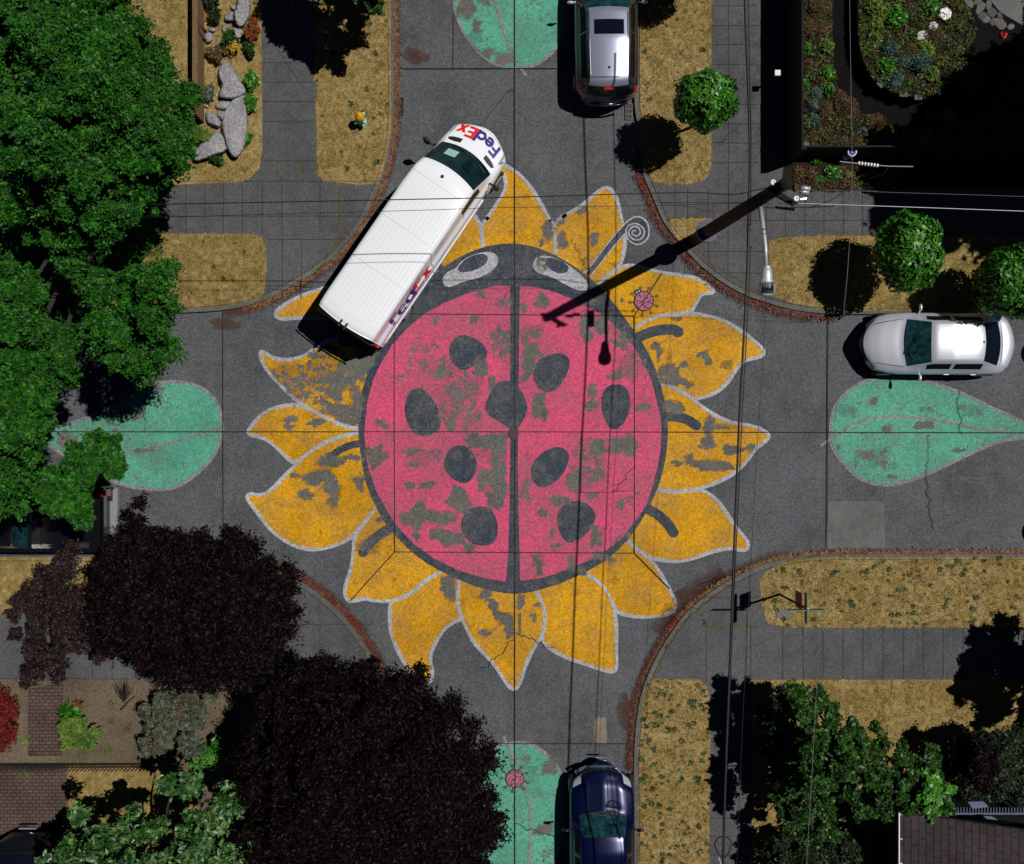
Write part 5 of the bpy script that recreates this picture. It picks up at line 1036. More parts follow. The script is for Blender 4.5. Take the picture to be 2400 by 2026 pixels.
wtot = sum(GLY[ch][1] for ch in 'FedEx') * hs
def hood(u, v, k):
    y = -(wtot / 2) + u + .06; return vpt(.17 + .30 * abs(y - .0) ** 2 + v, y, .007 + .0012 * k)
lettering('FedEx', hood, 'bonnet_lettering', hs)
def side(u, v, k):                              # right-hand side panel, leaning in above the belt
    x_, z = -hx + .80 + u, 1.22 + v * 1.12
    h_, n_ = SKIN['delivery_van'].ray_cast(Vector((x_, -3, z)), Vector((0, 1, 0)))[:2]
    return Vector((x_, h_.y - .009 - .0012 * k, z + .003))
lettering('FedEx', side, 'side_lettering', .57)
van.location = W(991, 553); van.rotation_euler = (0, 0, R(55.6))

# ------------------------------------------------------------------ utility pole, lamp, wires
pole = empty('utility_pole', W(1628, 562), 0, 'dark leaning wooden utility pole standing at the curved kerb, upper right', 'utility pole')
pb = W(1628, 562); pt_ = W(1844, 429, 9.5)
V_ = lambda h: pb.lerp(pt_, h / 9.5)
MB().tube([(0, 0, -.1), V_(3) - pb, V_(6) - pb, V_(9.5) - pb], [.19, .175, .155, .13], 14).build('pole_shaft', m_pole, pole, True)
b = MB(); q0 = V_(1.75) - pb; b.lathe([(.30, 0), (.32, .02), (.32, .16), (.22, .17)], 14, tuple(q0)); b.build('collar', plain('blue_steel', (.06, .055, .12), .6), pole)
b = MB(); q = V_(9.0) - pb; d = Vector((.75, -.42, 0)).normalized(); e_ = Vector((-d.y, d.x, 0))
M_ = Matrix.Translation(q + Vector((0, -.18, 0))) @ Matrix(((d.x, e_.x, 0, 0), (d.y, e_.y, 0, 0), (0, 0, 1, 0), (0, 0, 0, 1)))
b.box((-.30, -.05, -.06), (.35, .05, .06), M_); b.build('cross_arm', m_pole, pole)
for x, y, h in ((1811, 429, 9.25), (1865, 467, 9.25)):
    b = MB(); p = W(x, y, h) - pb; b.lathe([(.02, -.2), (.02, -.02), (.055, 0), (.06, .05), (.03, .06), (.03, .02), (0, .02)], 14, tuple(p)); b.build('insulator', m_porc, pole, True)
for x, y, h in ((1887, 442, 9.1), (1884, 450, 8.8)):
    b = MB(); p = W(x, y, h) - pb; b.tube([p + Vector((-.09, 0, 0)), p, p + Vector((.1, -.01, 0))], .05, 8); b.build('wire_clamp', m_steel, pole, True)
for a, b2 in (((1890, 466, 9.2), (1876, 468, 9.2)), ((1822, 428, 9.2), (1833, 428, 9.2)), ((1864, 477, 9), (1870, 476, 9))):
    b = MB(); b.tube([W(*a) - pb, W(*b2) - pb], .03, 6); b.build('wire_clamp', m_brightmetal, pole)
lamp = empty('street_lamp', V_(6.2), 0, 'grey street lamp on a long curved arm fixed to the utility pole', 'street lamp')
L0 = V_(6.2)
MB().tube([W(1782, 487, 6.2) - L0, W(1788, 530, 6.4) - L0, W(1794, 580, 6.5) - L0, W(1796, 628, 6.5) - L0], [.06, .055, .05, .045], 8).build('arm', m_steel, lamp, True)
b = MB()
hd = [(.05, 0), (.10, .06), (.13, .22), (.13, .30), (.18, .42), (.20, .52), (.19, .62), (.13, .70), (.04, .73)]
p0 = W(1796, 624, 6.5) - L0; vs = []
for r_, s_ in hd:
    for k in range(12): a = 2 * math.pi * k / 12; vs.append(p0 + Vector((r_ * math.cos(a) - .02 * s_, -s_, .09 + .55 * r_ * math.sin(a))))
b.add(vs, [(i * 12 + k, i * 12 + (k + 1) % 12, (i + 1) * 12 + (k + 1) % 12, (i + 1) * 12 + k) for i in range(len(hd) - 1) for k in range(12)] + [tuple(range(12)), tuple(range(len(hd) * 12 - 12, len(hd) * 12))]); b.build('lamp_head', m_steel, lamp, True)
for k in range(9):
    xk = -.13 + k * .0325; b = MB(); zz = .10 + .12 * math.sqrt(max(0, 1 - (xk / .2) ** 2)); b.tube([p0 + Vector((xk - .01, -.40, zz)), p0 + Vector((xk - .01, -.52, zz + .006)), p0 + Vector((xk - .01, -.66, zz - .02))], .009, 4); b.build('cooling_fin', m_black, lamp)
def wire(lab, pts, h, r_, mat=m_cable, cat='overhead wire', name='overhead_wire', group='wires strung from the utility pole'):
    P_ = smooth_line([p[:2] for p in pts], it=1); hs_ = h if isinstance(h, (tuple, list)) else (h, h)
    W_ = [W(p[0], p[1], hs_[0] + (hs_[1] - hs_[0]) * i / (len(P_) - 1)) for i, p in enumerate(P_)]
    o = MB().tube(W_, r_, 5).build(name, mat, None, True); return tag(o, lab, cat, group)
wire('thick black cable bundle running from top to bottom past the utility pole', [(1742, -160), (1745, 0), (1752, 170), (1757, 300), (1757, 440), (1752, 620), (1743, 800), (1733, 970), (1728, 1100), (1718, 1350), (1713, 1500), (1700, 1800), (1690, 2200)], 6.7, .028)
wire('slimmer black cable alongside the thick bundle, passing right of the utility pole', [(1750, -160), (1754, 0), (1757, 170), (1761, 300), (1760, 440), (1759, 620), (1749, 800), (1738, 1000), (1732, 1150), (1722, 1350), (1716, 1500), (1702, 1800), (1692, 2200)], 5.6, .014)
wire('hair-thin dark wire right of the cable bundle in the lower half', [(1795, 700), (1785, 900), (1776, 1010), (1764, 1250), (1752, 1450), (1740, 1700), (1722, 2150)], 5.9, .006)
wire('pale thin wire crossing the clipped trees and running down to the bottom edge', [(1990, -160), (1991, 0), (1996, 300), (1998, 420), (1990, 600), (1975, 760), (1962, 930), (1943, 1180), (1928, 1400), (1919, 1506), (1905, 1780), (1880, 2200)], 6.5, .006, m_wirepale)
wire('black wire crossing the delivery van roof to the pole, the upper of two', [(-200, 483), (200, 480), (401, 479), (600, 475), (760, 472), (900, 469), (1200, 463), (1500, 454), (1640, 451), (1690, 456), (1730, 456), (1765, 447), (1811, 438)], (5.6, 6.6), .013)
wire('thin black wire crossing the delivery van roof to the pole, the lower of two', [(-200, 512), (401, 510), (600, 503), (900, 496), (1200, 486), (1500, 483), (1760, 476), (1800, 472)], (5.6, 6.4), .007)
wire('bright wire leaving the pole to the right edge, the lower of two', [(1818, 476), (1900, 478), (2080, 484), (2250, 490), (2600, 503)], 8.2, .008, m_steel)
wire('thin wire leaving the pole to the right edge, the upper of two', [(1865, 447), (1960, 446), (2100, 452), (2250, 456), (2600, 468)], 8.6, .004, m_wirepale)
wire('black service cable looping right from the pole top over the garden edge', [(1890, 448), (1930, 446), (1945, 452), (1960, 449), (2010, 445), (2060, 449)], 8.6, .012)
bx = MB(); p = W(1757, 553, 6.6); bx.box((-.05, -.26, -.08), (.06, .22, .06), Matrix.Translation(p)); tag(bx.build('splice_case', m_cable), 'black splice box hanging on the cable bundle below the pole', 'splice box')
sl = []
for a in np.linspace(-90, 270, 26):
    rr = 20; yy = -math.sin(R(a)); k = 1.0 if yy < 0 else 1 - .45 * yy; sl.append(W(1695 + rr * math.cos(R(a)) * k, 1981 + rr * yy * (1.0 if yy < 0 else 1.55), 5.6))
t = empty('cable_storage_ring', W(1695, 1985, 5.6), 0, 'round black cable storage ring with a crossbar on the wire at the bottom edge', 'cable ring'); o = W(1695, 1985, 5.6)
MB().tube([q - o for q in sl], .018, 6).build('ring', m_cable, t, True); MB().tube([W(1676, 1976, 5.62) - o, W(1715, 1983, 5.62) - o], .02, 5).build('crossbar', m_cable, t)
MB().tube([W(1684, 2009, 5.6) - o, W(1690, 2026, 5.6) - o, W(1692, 2060, 5.6) - o], .02, 5).build('tail', m_brightmetal, t)

# ------------------------------------------------------------------ street furniture
hy = empty('fire_hydrant', W(850, 290, .0) + Vector((0, 0, .13)), 0, 'yellow fire hydrant with pale teal caps on the dry grass strip', 'hydrant')
m_hyd = plain('hydrant_yellow', srgb(205, 150, 30), .55, var=.25, vscale=20); m_hteal = plain('hydrant_teal', srgb(150, 215, 190), .5, var=.2, vscale=20)
MB().lathe([(.15, 0), (.15, .04), (.11, .05), (.105, .45), (.13, .46), (.135, .5)], 20).build('barrel', m_hteal, hy, True)
MB().lathe([(.135, .5), (.145, .53), (.135, .58), (.10, .64), (.05, .68), (.03, .69), (.03, .73), (.0, .73)], 20).build('bonnet', m_hyd, hy, True)
for a, r_, L in ((-40, .075, .22), (50, .055, .19), (-130, .055, .19)):
    d = Vector((math.cos(R(a)), math.sin(R(a)), 0)); b = MB(); b.tube([d * .09 + Vector((0, 0, .40)), d * (L - .05) + Vector((0, 0, .40)), d * (L - .05) + Vector((0, 0, .40)), d * L + Vector((0, 0, .40))], [r_ * .75, r_ * .75, r_, r_ * .9], 12); b.tube([d * L + Vector((0, 0, .4)), d * (L + .04) + Vector((0, 0, .4))], .02, 5); b.build('nozzle_cap', m_hteal, hy, True)
sg = empty('street_sign', W(1824, 1392) + Vector((0, 0, .13)), 0, 'street sign post with crossed name blades and a red panel, lower right grass strip', 'street sign')
o = W(1824, 1392) + Vector((0, 0, .13)); tp = W(1893, 1428, 3.0)
tp2 = tp - o
MB().tube([(0, 0, -.1), (tp2.x * .5, tp2.y * .5, 1.4), (tp2.x, tp2.y, 2.85)], .035, 8).build('post', m_darkwood, sg)
m_sgn = plain('sign_green', (.02, .09, .05), .4)
MB().box((tp2.x - .014, tp2.y - .42, 2.62), (tp2.x + .014, tp2.y + .42, 2.85)).build('name_blade', m_sgn, sg)
MB().box((tp2.x - .56, tp2.y - .012, 2.88), (tp2.x + .42, tp2.y + .012, 3.08)).build('name_blade', m_sgn, sg)
MB().lathe([(.05, 0), (.05, .06), (.02, .08)], 10, (tp2.x, tp2.y, 2.85)).build('post_cap', m_steel, sg)
MB().box((tp2.x * .72 - .02, tp2.y * .72 - .10, 1.75), (tp2.x * .72 + .0, tp2.y * .72 + .36, 2.4)).build('red_panel', plain('sign_red', (.17, .012, .01), .5), sg)
lid = MB(); lid.box((-.20, -.13, 0), (.20, .13, .03)); lo = lid.build('meter_lid', m_patch); lo.location = W(1834, 1437) + Vector((0, 0, .13)); tag(lo, 'small grey rectangular meter lid in the grass under the street sign', 'meter lid')
# ------------------------------------------------------------------ upper left garden: fence, boulders, plants
fn = empty('board_fence', W(482, 120) + Vector((0, 0, .12)), 0, 'low brown board fence with a flat top rail left of the boulders', 'fence')
o = W(482, 120) + Vector((0, 0, .12))
def fb(x0, x1, y0, y1, z0, z1): a = W(x0, y1) - o; b_ = W(x1, y0) - o; return ((a.x, a.y, z0), (b_.x, b_.y, z1))
for k in range(4): MB().box(*fb(480 + k * .2, 482.2 + k * .2, -80, 292, .02 + k * .2, .2 + k * .2)).build('board', m_wood, fn)
MB().box(*fb(475, 487, -80, 292, .82, .86)).build('top_rail', m_wood, fn)
for yy in (-60, 60, 175, 286): MB().box(*fb(474, 479.5, yy - 4, yy + 4, 0, .81)).build('post', m_wood, fn)
def rock(lab, pts, h, name='boulder', base=.12, group='pale boulders in the upper left garden', mat=m_rock):
    pts = smooth_line(pts, True, 1); n = len(pts); a = np.array(pts); cx_, cy_ = a.mean(0); ext = float(np.abs(a - a.mean(0)).max())
    g_ = np.stack(np.meshgrid(np.arange(a[:, 0].min(), a[:, 0].max(), 3.2), np.arange(a[:, 1].min(), a[:, 1].max(), 3.2)), -1).reshape(-1, 2); g_ = g_ + rng.uniform(-1, 1, g_.shape); g_ = g_[inside(g_[:, 0], g_[:, 1], pts)]
    e = np.concatenate([np.stack([np.linspace(p[0], q[0], 6), np.linspace(p[1], q[1], 6)], 1) for p, q in zip(pts, pts[1:] + pts[:1])])
    allp = [Vector(p) for p in pts] + [Vector(p) for p in g_]
    vo, _, fo, *_r = delaunay_2d_cdt(allp, [(i, (i + 1) % n) for i in range(n)], [], 1, .01)
    planes = [(random.uniform(-.55, .55), random.uniform(-.55, .55), random.uniform(.85, 1.25)) for _ in range(9)]
    ct = W(cx_, cy_, base); V = []
    for v in vo:
        de = float(np.sqrt(((e - np.array(v)) ** 2).sum(1)).min()); ux, uy = (v.x - cx_) / ext, (v.y - cy_) / ext
        z = min([p[2] + p[0] * ux + p[1] * uy for p in planes] + [.35 + de / min(9, ext * .4)]) if de > .8 else .05
        hh = base + h * z * random.uniform(.96, 1.04); q = W(v.x, v.y, hh if h > .1 else base + h * min(1, z * 3)); V.append(q - ct)
    nv = len(V); rim = [k for k, v in enumerate(vo) if float(np.sqrt(((a - np.array(v)) ** 2).sum(1)).min()) < .05]
    F = [tuple(f) for f in fo]
    o_ = mesh(name, V, F, mat); o_.location = ct; return tag(o_, lab, 'rock', group)
rc_ = lambda p: c(0, 0, p)
for lab, p, h in (
 ('tall pointed grey boulder at the middle of the rock row', [(1800, 500), (1850, 560), (1900, 640), (1945, 710), (1935, 750), (1880, 770), (1850, 785), (1760, 772), (1740, 745), (1770, 680), (1742, 620), (1750, 540)], .45),
 ('largest long smooth boulder with a rusty streak at the lower end', [(1870, 790), (1945, 775), (1955, 870), (1960, 1000), (1945, 1130), (1900, 1225), (1855, 1235), (1815, 1180), (1790, 1100), (1770, 1000), (1790, 900)], .5),
 ('dark slanting boulder at the lower left end beside the olive shrub', [(1530, 1230), (1600, 1150), (1690, 1065), (1750, 1058), (1785, 1140), (1800, 1200), (1680, 1245), (1560, 1280)], .45),
 ('blocky pale rock left of the streaked boulder', [(1640, 885), (1710, 910), (1755, 965), (1748, 1015), (1700, 1005), (1645, 975)], .3),
 ('small wedge rock touching the streaked boulder', [(1715, 895), (1785, 885), (1790, 935), (1760, 960)], .25),
 ('small flat rock between the two long boulders', [(1700, 845), (1770, 795), (1845, 812), (1838, 860), (1770, 878)], .22),
 ('long grey boulder at the top edge', [(1890, -20), (1980, -20), (1985, 100), (1950, 185), (1905, 215), (1875, 180), (1850, 120), (1880, 60)], .5),
 ('rounded grey rock left of the top edge boulder', [(1780, 130), (1830, 92), (1875, 112), (1868, 168), (1795, 172)], .25),
 ('square pale rock against the fence rail', [(1630, 262), (1690, 262), (1690, 330), (1642, 343), (1622, 310)], .22),
 ('small white rock above the yellow flowered shrub', [(1762, 212), (1798, 192), (1812, 250), (1772, 280)], .22),
 ('small grey rock just above the square pale one', [(1650, 232), (1708, 212), (1720, 248), (1680, 260)], .2),
 ('thin flat rock near the top edge', [(1828, 40), (1890, 50), (1872, 82), (1832, 70)], .18),
 ('broken pale rock beside the fence end', [(1612, 822), (1660, 832), (1660, 862), (1622, 852)], .15),
 ('pale rock between the yellow flowered shrub and the orange bush', [(1850, 215), (1920, 222), (1925, 300), (1880, 310), (1842, 262)], .25),
 ('smallest white rock touching the yellow flowered shrub', [(1757, 285), (1798, 285), (1798, 318), (1770, 324)], .15)): rock(lab, rc_([(sum(q[0] for q in p) / len(p) + (q[0] - sum(q_[0] for q_ in p) / len(p)) * 1.14, sum(q[1] for q in p) / len(p) + (q[1] - sum(q_[1] for q_ in p) / len(p)) * 1.12) for q in p]), h)
sh = lambda x, y: c(0, 0, [(x, y)])[0]
def rs(name, lab, x, y, r_, n, size, mat, h=.4, **k):
    q = sh(x, y); return shrub(name, lab, 'shrub', blob(q[0], q[1], r_, r_), n, size, mat, h, max(7, r_ * .6), r_=(.08, .14), **k)
rs('shrub', 'round blue-green shrub beside the fence near the top edge', 1705, 120, 16, 900, .035, m_darkleaf, .5)
rs('shrub', 'dark green shrub cut by the top edge beside the fence', 1692, 5, 16, 900, .035, m_darkleaf, .5)
rs('shrub', 'green shrub in the middle of the boulders with small yellow flowers', 1835, 320, 20, 1300, .035, m_green2, .5)
rs('shrub', 'bright green tuft right of the yellow flowered shrub', 1978, 398, 15, 800, .035, m_green2, .4)
rs('shrub', 'leafy green shrub right of the tall pointed boulder', 1995, 628, 19, 1100, .045, m_linden, .45)
rs('shrub', 'leafy green shrub right of the streaked boulder', 1990, 818, 18, 1000, .045, m_linden, .45)
rs('shrub', 'little green tuft at the lower tip of the streaked boulder', 1968, 1090, 9, 400, .04, m_linden, .3)
rs('shrub', 'little green tuft in the straw below the dark slanting boulder', 1730, 1275, 9, 400, .04, m_green2, .3)
rs('shrub', 'silvery grey shrub between the fence and the tall boulder', 1672, 735, 14, 700, .035, m_grey, .4)
rs('shrub', 'dry yellow spreading shrub below the square pale rock', 1720, 430, 24, 1100, .035, m_tan, .4)
rs('shrub', 'olive mossy mound beside the dark slanting boulder', 1590, 1070, 27, 2600, .03, m_lime, .5)
rs('shrub', 'rusty orange bush beside the pavement near the top edge', 1992, 240, 25, 2200, .03, m_orange, .6)
rs('flowers', 'yellow flowers scattered on the green shrub among the boulders', 1860, 375, 12, 160, .03, plain('yellow_petals', (.5, .3, .01), .6), .62)
t = empty('driftwood_branch', W(478, 60, .9), 0, 'short orange-brown bent branch lying over the fence rail', 'branch'); o = W(478, 60, .9)
MB().tube([W(457, 47, .95) - o, W(466, 52, .97) - o, W(473, 62, .93) - o, W(482, 76, .6) - o], [.02, .025, .035, .045], 7).build('limb', plain('orange_bark', (.10, .03, .012), .8), t, True)
MB().tube([W(466, 52, .97) - o, W(462, 44, .99) - o], [.02, .012], 6).build('twig', plain('orange_bark2', (.12, .035, .015), .8), t, True)
# ------------------------------------------------------------------ walled garden, upper right
m_fence = plain('black_fence', (.005, .0045, .0045), .9, var=.3)
hf = empty('tall_fence', W(1845, 170) + Vector((0, 0, .12)), 0, 'tall dark solid fence along the pavement of the upper right garden', 'fence', 'dark garden fences'); o = W(1845, 170) + Vector((0, 0, .12))
for k in range(30):
    a = W(1840, -100 + k * 16.3) - o; MB().box((a.x, a.y - .20, 0), (a.x + .03, a.y, 1.6 + random.uniform(-.02, .02))).build('board', m_fence, hf)
a = W(1841, -100) - o; b_ = W(1841, 386) - o; MB().box((a.x + .031, b_.y, 1.45), (a.x + .07, a.y, 1.53)).build('rail', m_fence, hf); MB().box((a.x + .031, b_.y, .3), (a.x + .07, a.y, .38)).build('rail', m_fence, hf)
for yy in (-60, 60, 180, 300, 384): q = W(1843, yy) - o; MB().box((q.x + .02, q.y - .05, 0), (q.x + .12, q.y + .05, 1.55)).build('post', m_fence, hf)
h2 = empty('tall_fence', W(1950, 368) + Vector((0, 0, .12)), 0, 'lower dark solid fence along the bottom side of the upper right garden', 'fence', 'dark garden fences'); o2 = W(1950, 368) + Vector((0, 0, .12))
for k in range(17):
    a = W(1850 + k * 16, 370) - o2; MB().box((a.x, a.y, 0), (a.x + .2, a.y + .03, 1.0)).build('board', m_fence, h2)
a = W(1850, 370) - o2; b_ = W(2118, 370) - o2; MB().box((a.x, a.y + .031, .85), (b_.x, a.y + .07, .93)).build('rail', m_fence, h2)
pc_ = MB(); pc_.box((-.08, -.08, -.05), (.08, .08, .05)); q_ = pc_.build('lantern', m_porc); q_.location = W(1822, 172, 1.0); tag(q_, 'small white square lamp box against the tall dark fence', 'lantern')
MB2 = MB(); MB2.box((-.03, -.03, -.95), (.03, .03, 0)); o3 = MB2.build('stem', m_darkwood, q_)
st_ = rock('pale stone block at the inner corner of the two dark fences', c(1800, 0, [(255, 1130), (330, 1125), (325, 1190), (300, 1195), (265, 1165)]), .35, 'stone_block', .5, None, m_patch); st_['category'] = 'stone'
# winding dark path round a raised oval bed
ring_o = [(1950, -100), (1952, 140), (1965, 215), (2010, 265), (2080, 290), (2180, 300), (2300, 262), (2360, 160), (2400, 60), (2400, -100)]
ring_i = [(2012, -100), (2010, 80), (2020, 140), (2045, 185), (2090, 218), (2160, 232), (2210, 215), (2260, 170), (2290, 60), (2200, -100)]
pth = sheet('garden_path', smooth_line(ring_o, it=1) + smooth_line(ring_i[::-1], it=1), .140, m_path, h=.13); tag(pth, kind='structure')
bed = empty('raised_bed', W(2140, 80), 0, 'raised oval planting bed ringed by dark path, with a low stone edge', 'garden bed'); o = W(2140, 80)
ri = smooth_line(ring_i, it=1); tops = [W(x, y, .62) - o for x, y in ri]; bots = [Vector((q.x, q.y, .12)) for q in [W(x, y, .62) - o for x, y in ri]]
n = len(ri); mesh('bed_wall', tops + bots, [(i, i + 1, n + i + 1, n + i) for i in range(n - 1)], m_darkwood, bed)
mesh('bed_soil', [Vector((q.x, q.y, .60)) for q in tops], [tuple(range(n))], m_soil, bed)
for i in [k for k in range(6, n - 6) if k % 5 not in (1, 3)]:
    p = Vector(tops[i]); d = (Vector(tops[i + 1]) - p).normalized(); e_ = Vector((-d.y, d.x, 0)); M_ = Matrix.Translation(p) @ Matrix(((d.x, e_.x, 0, 0), (d.y, e_.y, 0, 0), (0, 0, 1, 0), (0, 0, 0, 1)))
    if 2 < i < n - 3 and p.x + o.x < 13.6: MB().box((0, -.08, -.05), (.20 + random.uniform(0, .08), .07, .03 + random.uniform(0, .04)), M_ @ Matrix.Rotation(random.uniform(-.25, .25), 4, 'Z')).build('edge_stone', m_kerb, bed)
def hexst(lab, x, y, r_, z, mat):
    b = MB(); b.lathe([(r_, 0), (r_, .05), (r_ * .95, .06), (0, .06)], 6); o_ = b.build('stepping_stone', mat); p = c(1800, 0, [(x, y)])[0]; o_.location = W(p[0], p[1], z); o_.rotation_euler = (0, 0, .3); tag(o_, lab, 'stepping stone', 'hexagonal mosaic stepping stones')
def mosaic(name, a, b2, s_):
    m, t, b, pos = newmat(name); v = nd(t, 'ShaderNodeTexVoronoi', {'Vector': pos, 'Scale': s_}, feature='DISTANCE_TO_EDGE').outputs[0]
    t.links.new(mix(t, ramp(t, v, .04, .09), b2, mix(t, noise(t, pos, 14, 2), a, tuple(q * .6 for q in a))), b.inputs['Base Color']); b.inputs['Roughness'].default_value = .4; return m
hexst('white mosaic hexagonal stepping stone, brightest of the three', 1405, 115, .20, .66, mosaic('mosaic_white', (.95, .95, .97), (.2, .2, .2), 17)); hexst('small grey hexagonal stepping stone with a white square, middle of the three', 1310, 215, .15, .66, mosaic('mosaic_grey', (.35, .38, .36), (.06, .07, .06), 17)); hexst('grey-green mosaic hexagonal stepping stone, lowest of the three', 1225, 295, .19, .66, mosaic('mosaic_green', (.25, .30, .28), (.07, .09, .08), 17))
pv = sheet('garden_patio', [(2290, -60), (2320, 0), (2345, 30), (2400, 62), (2600, 120), (2600, -60)], .142, m_patch, h=.13); tag(pv, kind='structure')
FS = [[(1430, 40), (1480, 0), (1510, 25), (1470, 80)], [(1480, 90), (1510, 40), (1535, 80), (1500, 125)], [(1555, 110), (1590, 120), (1610, 150), (1570, 165), (1550, 140)], [(1655, 90), (1680, 20), (1725, 45), (1700, 90), (1665, 110)],
      [(1665, 130), (1705, 95), (1745, 130), (1700, 160)], [(1640, 0), (1700, -10), (1690, 20), (1645, 40)], [(1700, 155), (1750, 130), (1765, 165), (1725, 185)], [(1745, 100), (1770, 60), (1815, 95), (1790, 135), (1755, 125)], [(1800, 190), (1815, 150), (1860, 160), (1890, 200), (1850, 235)],
      [(1900, 215), (1935, 190), (1960, 215), (1920, 240)], [(1760, 170), (1795, 145), (1810, 165), (1785, 210)], [(1735, 20), (1765, 10), (1775, 45), (1750, 80), (1730, 60)], [(1560, 0), (1620, 5), (1630, 50), (1600, 60)], [(1820, 100), (1850, 110), (1865, 150), (1825, 145)], [(1560, 90), (1540, 50), (1560, 30), (1590, 80)]]
for i, p_ in enumerate(FS):
    mx, my = sum(q[0] for q in p_) / len(p_), sum(q[1] for q in p_) / len(p_); p_ = [(mx + (q[0] - mx) * 1.35, my + (q[1] - my) * 1.35) for q in p_]; rock('flat paving flagstone in the crazy paving at the upper right corner', c(1800, 0, p_), .03, 'flagstone', .142, 'crazy paving flagstones', [m_patch, m_walk, m_kerb][i % 3])
gpoly = [(1846, -60), (2600, -60), (2600, 366), (1850, 366)]
def cover(lab, poly, n, mat, z, size=.04, cat='ground cover'):
    xy = sample(poly, n * 3, (1840, 2460, -60, 450))
    if z < .3: xy = xy[~(inside(xy[:, 0], xy[:, 1], ring_o) & ~inside(xy[:, 0], xy[:, 1], ring_i)) & ~inside(xy[:, 0], xy[:, 1], ring_i)]
    nz = np.sin(xy[:, 0] * .09 + 1) * np.cos(xy[:, 1] * .11) + rng.normal(0, .6, len(xy)); xy = xy[nz > -.1][:n]
    p_ = to_world(xy, np.full(len(xy), z)); p_[:, 2] += rng.random(len(xy)) * .10; tag(leaves('ground_cover', p_, size, mat, None, .4, .35), lab, cat, kind='stuff')
cover('brown dead foliage covering the borders round the dark path', gpoly, 9000, m_tan, .15)
cover('low green foliage scattered over the borders round the dark path', gpoly, 5200, m_green2, .17)
cover('yellow-green foliage scattered over the borders round the dark path', gpoly, 1200, m_lime, .19)
cover('brown dead foliage covering the raised oval bed', ring_i, 4200, m_tan, .62)
cover('low green foliage scattered over the raised oval bed', ring_i, 4200, m_green2, .64)
cover('yellow-green foliage scattered over the raised oval bed', ring_i, 1300, m_lime, .66)
cover('tan ground cover between the lower fence and the pavement', [(1860, 392), (2110, 392), (2110, 448), (1860, 448)], 2600, m_tan, .15)
g8 = lambda x, y: c(1800, 0, [(x, y)])[0]
GP = [('perennial', 'lime green ground plant', 'p', m_lime), ('perennial', 'blue-grey rosette plant', 's', m_blue), ('perennial', 'brown dried perennial', 'p', m_tan), ('perennial', 'mid green leafy plant', 'p', m_linden)]
def gplant(kind, x, y, r_, z=0.0, lab=None, cnt=None):
    p = g8(x, y); mats = [m_lime, m_blue, m_tan, m_linden, m_plum2, m_orange]; m_ = mats[kind]
    nm = 'perennial'; b0 = W(p[0], p[1], .14 + z); t = empty(nm, b0, 0, lab, 'plant', 'small plants in the walled garden')
    n = cnt or int(220 * r_ * r_ / 100)
    if kind == 1:
        q = rng.normal(0, r_ / S * .35, (n, 3)); q[:, 2] = np.abs(q[:, 2]) * .8 + .05
        leaves('foliage', q, .06, m_, t, .2, .22)
    else:
        q = rng.normal(0, 1, (n, 3)); q /= np.linalg.norm(q, axis=1)[:, None]; q *= (r_ / S * rng.uniform(.3, 1, n))[:, None]; q[:, 2] = np.abs(q[:, 2]) * .9
        leaves('foliage', q, .05 if kind != 2 else .035, m_, t, .3, .6 if kind != 2 else .25)
    return t
BZ = .48
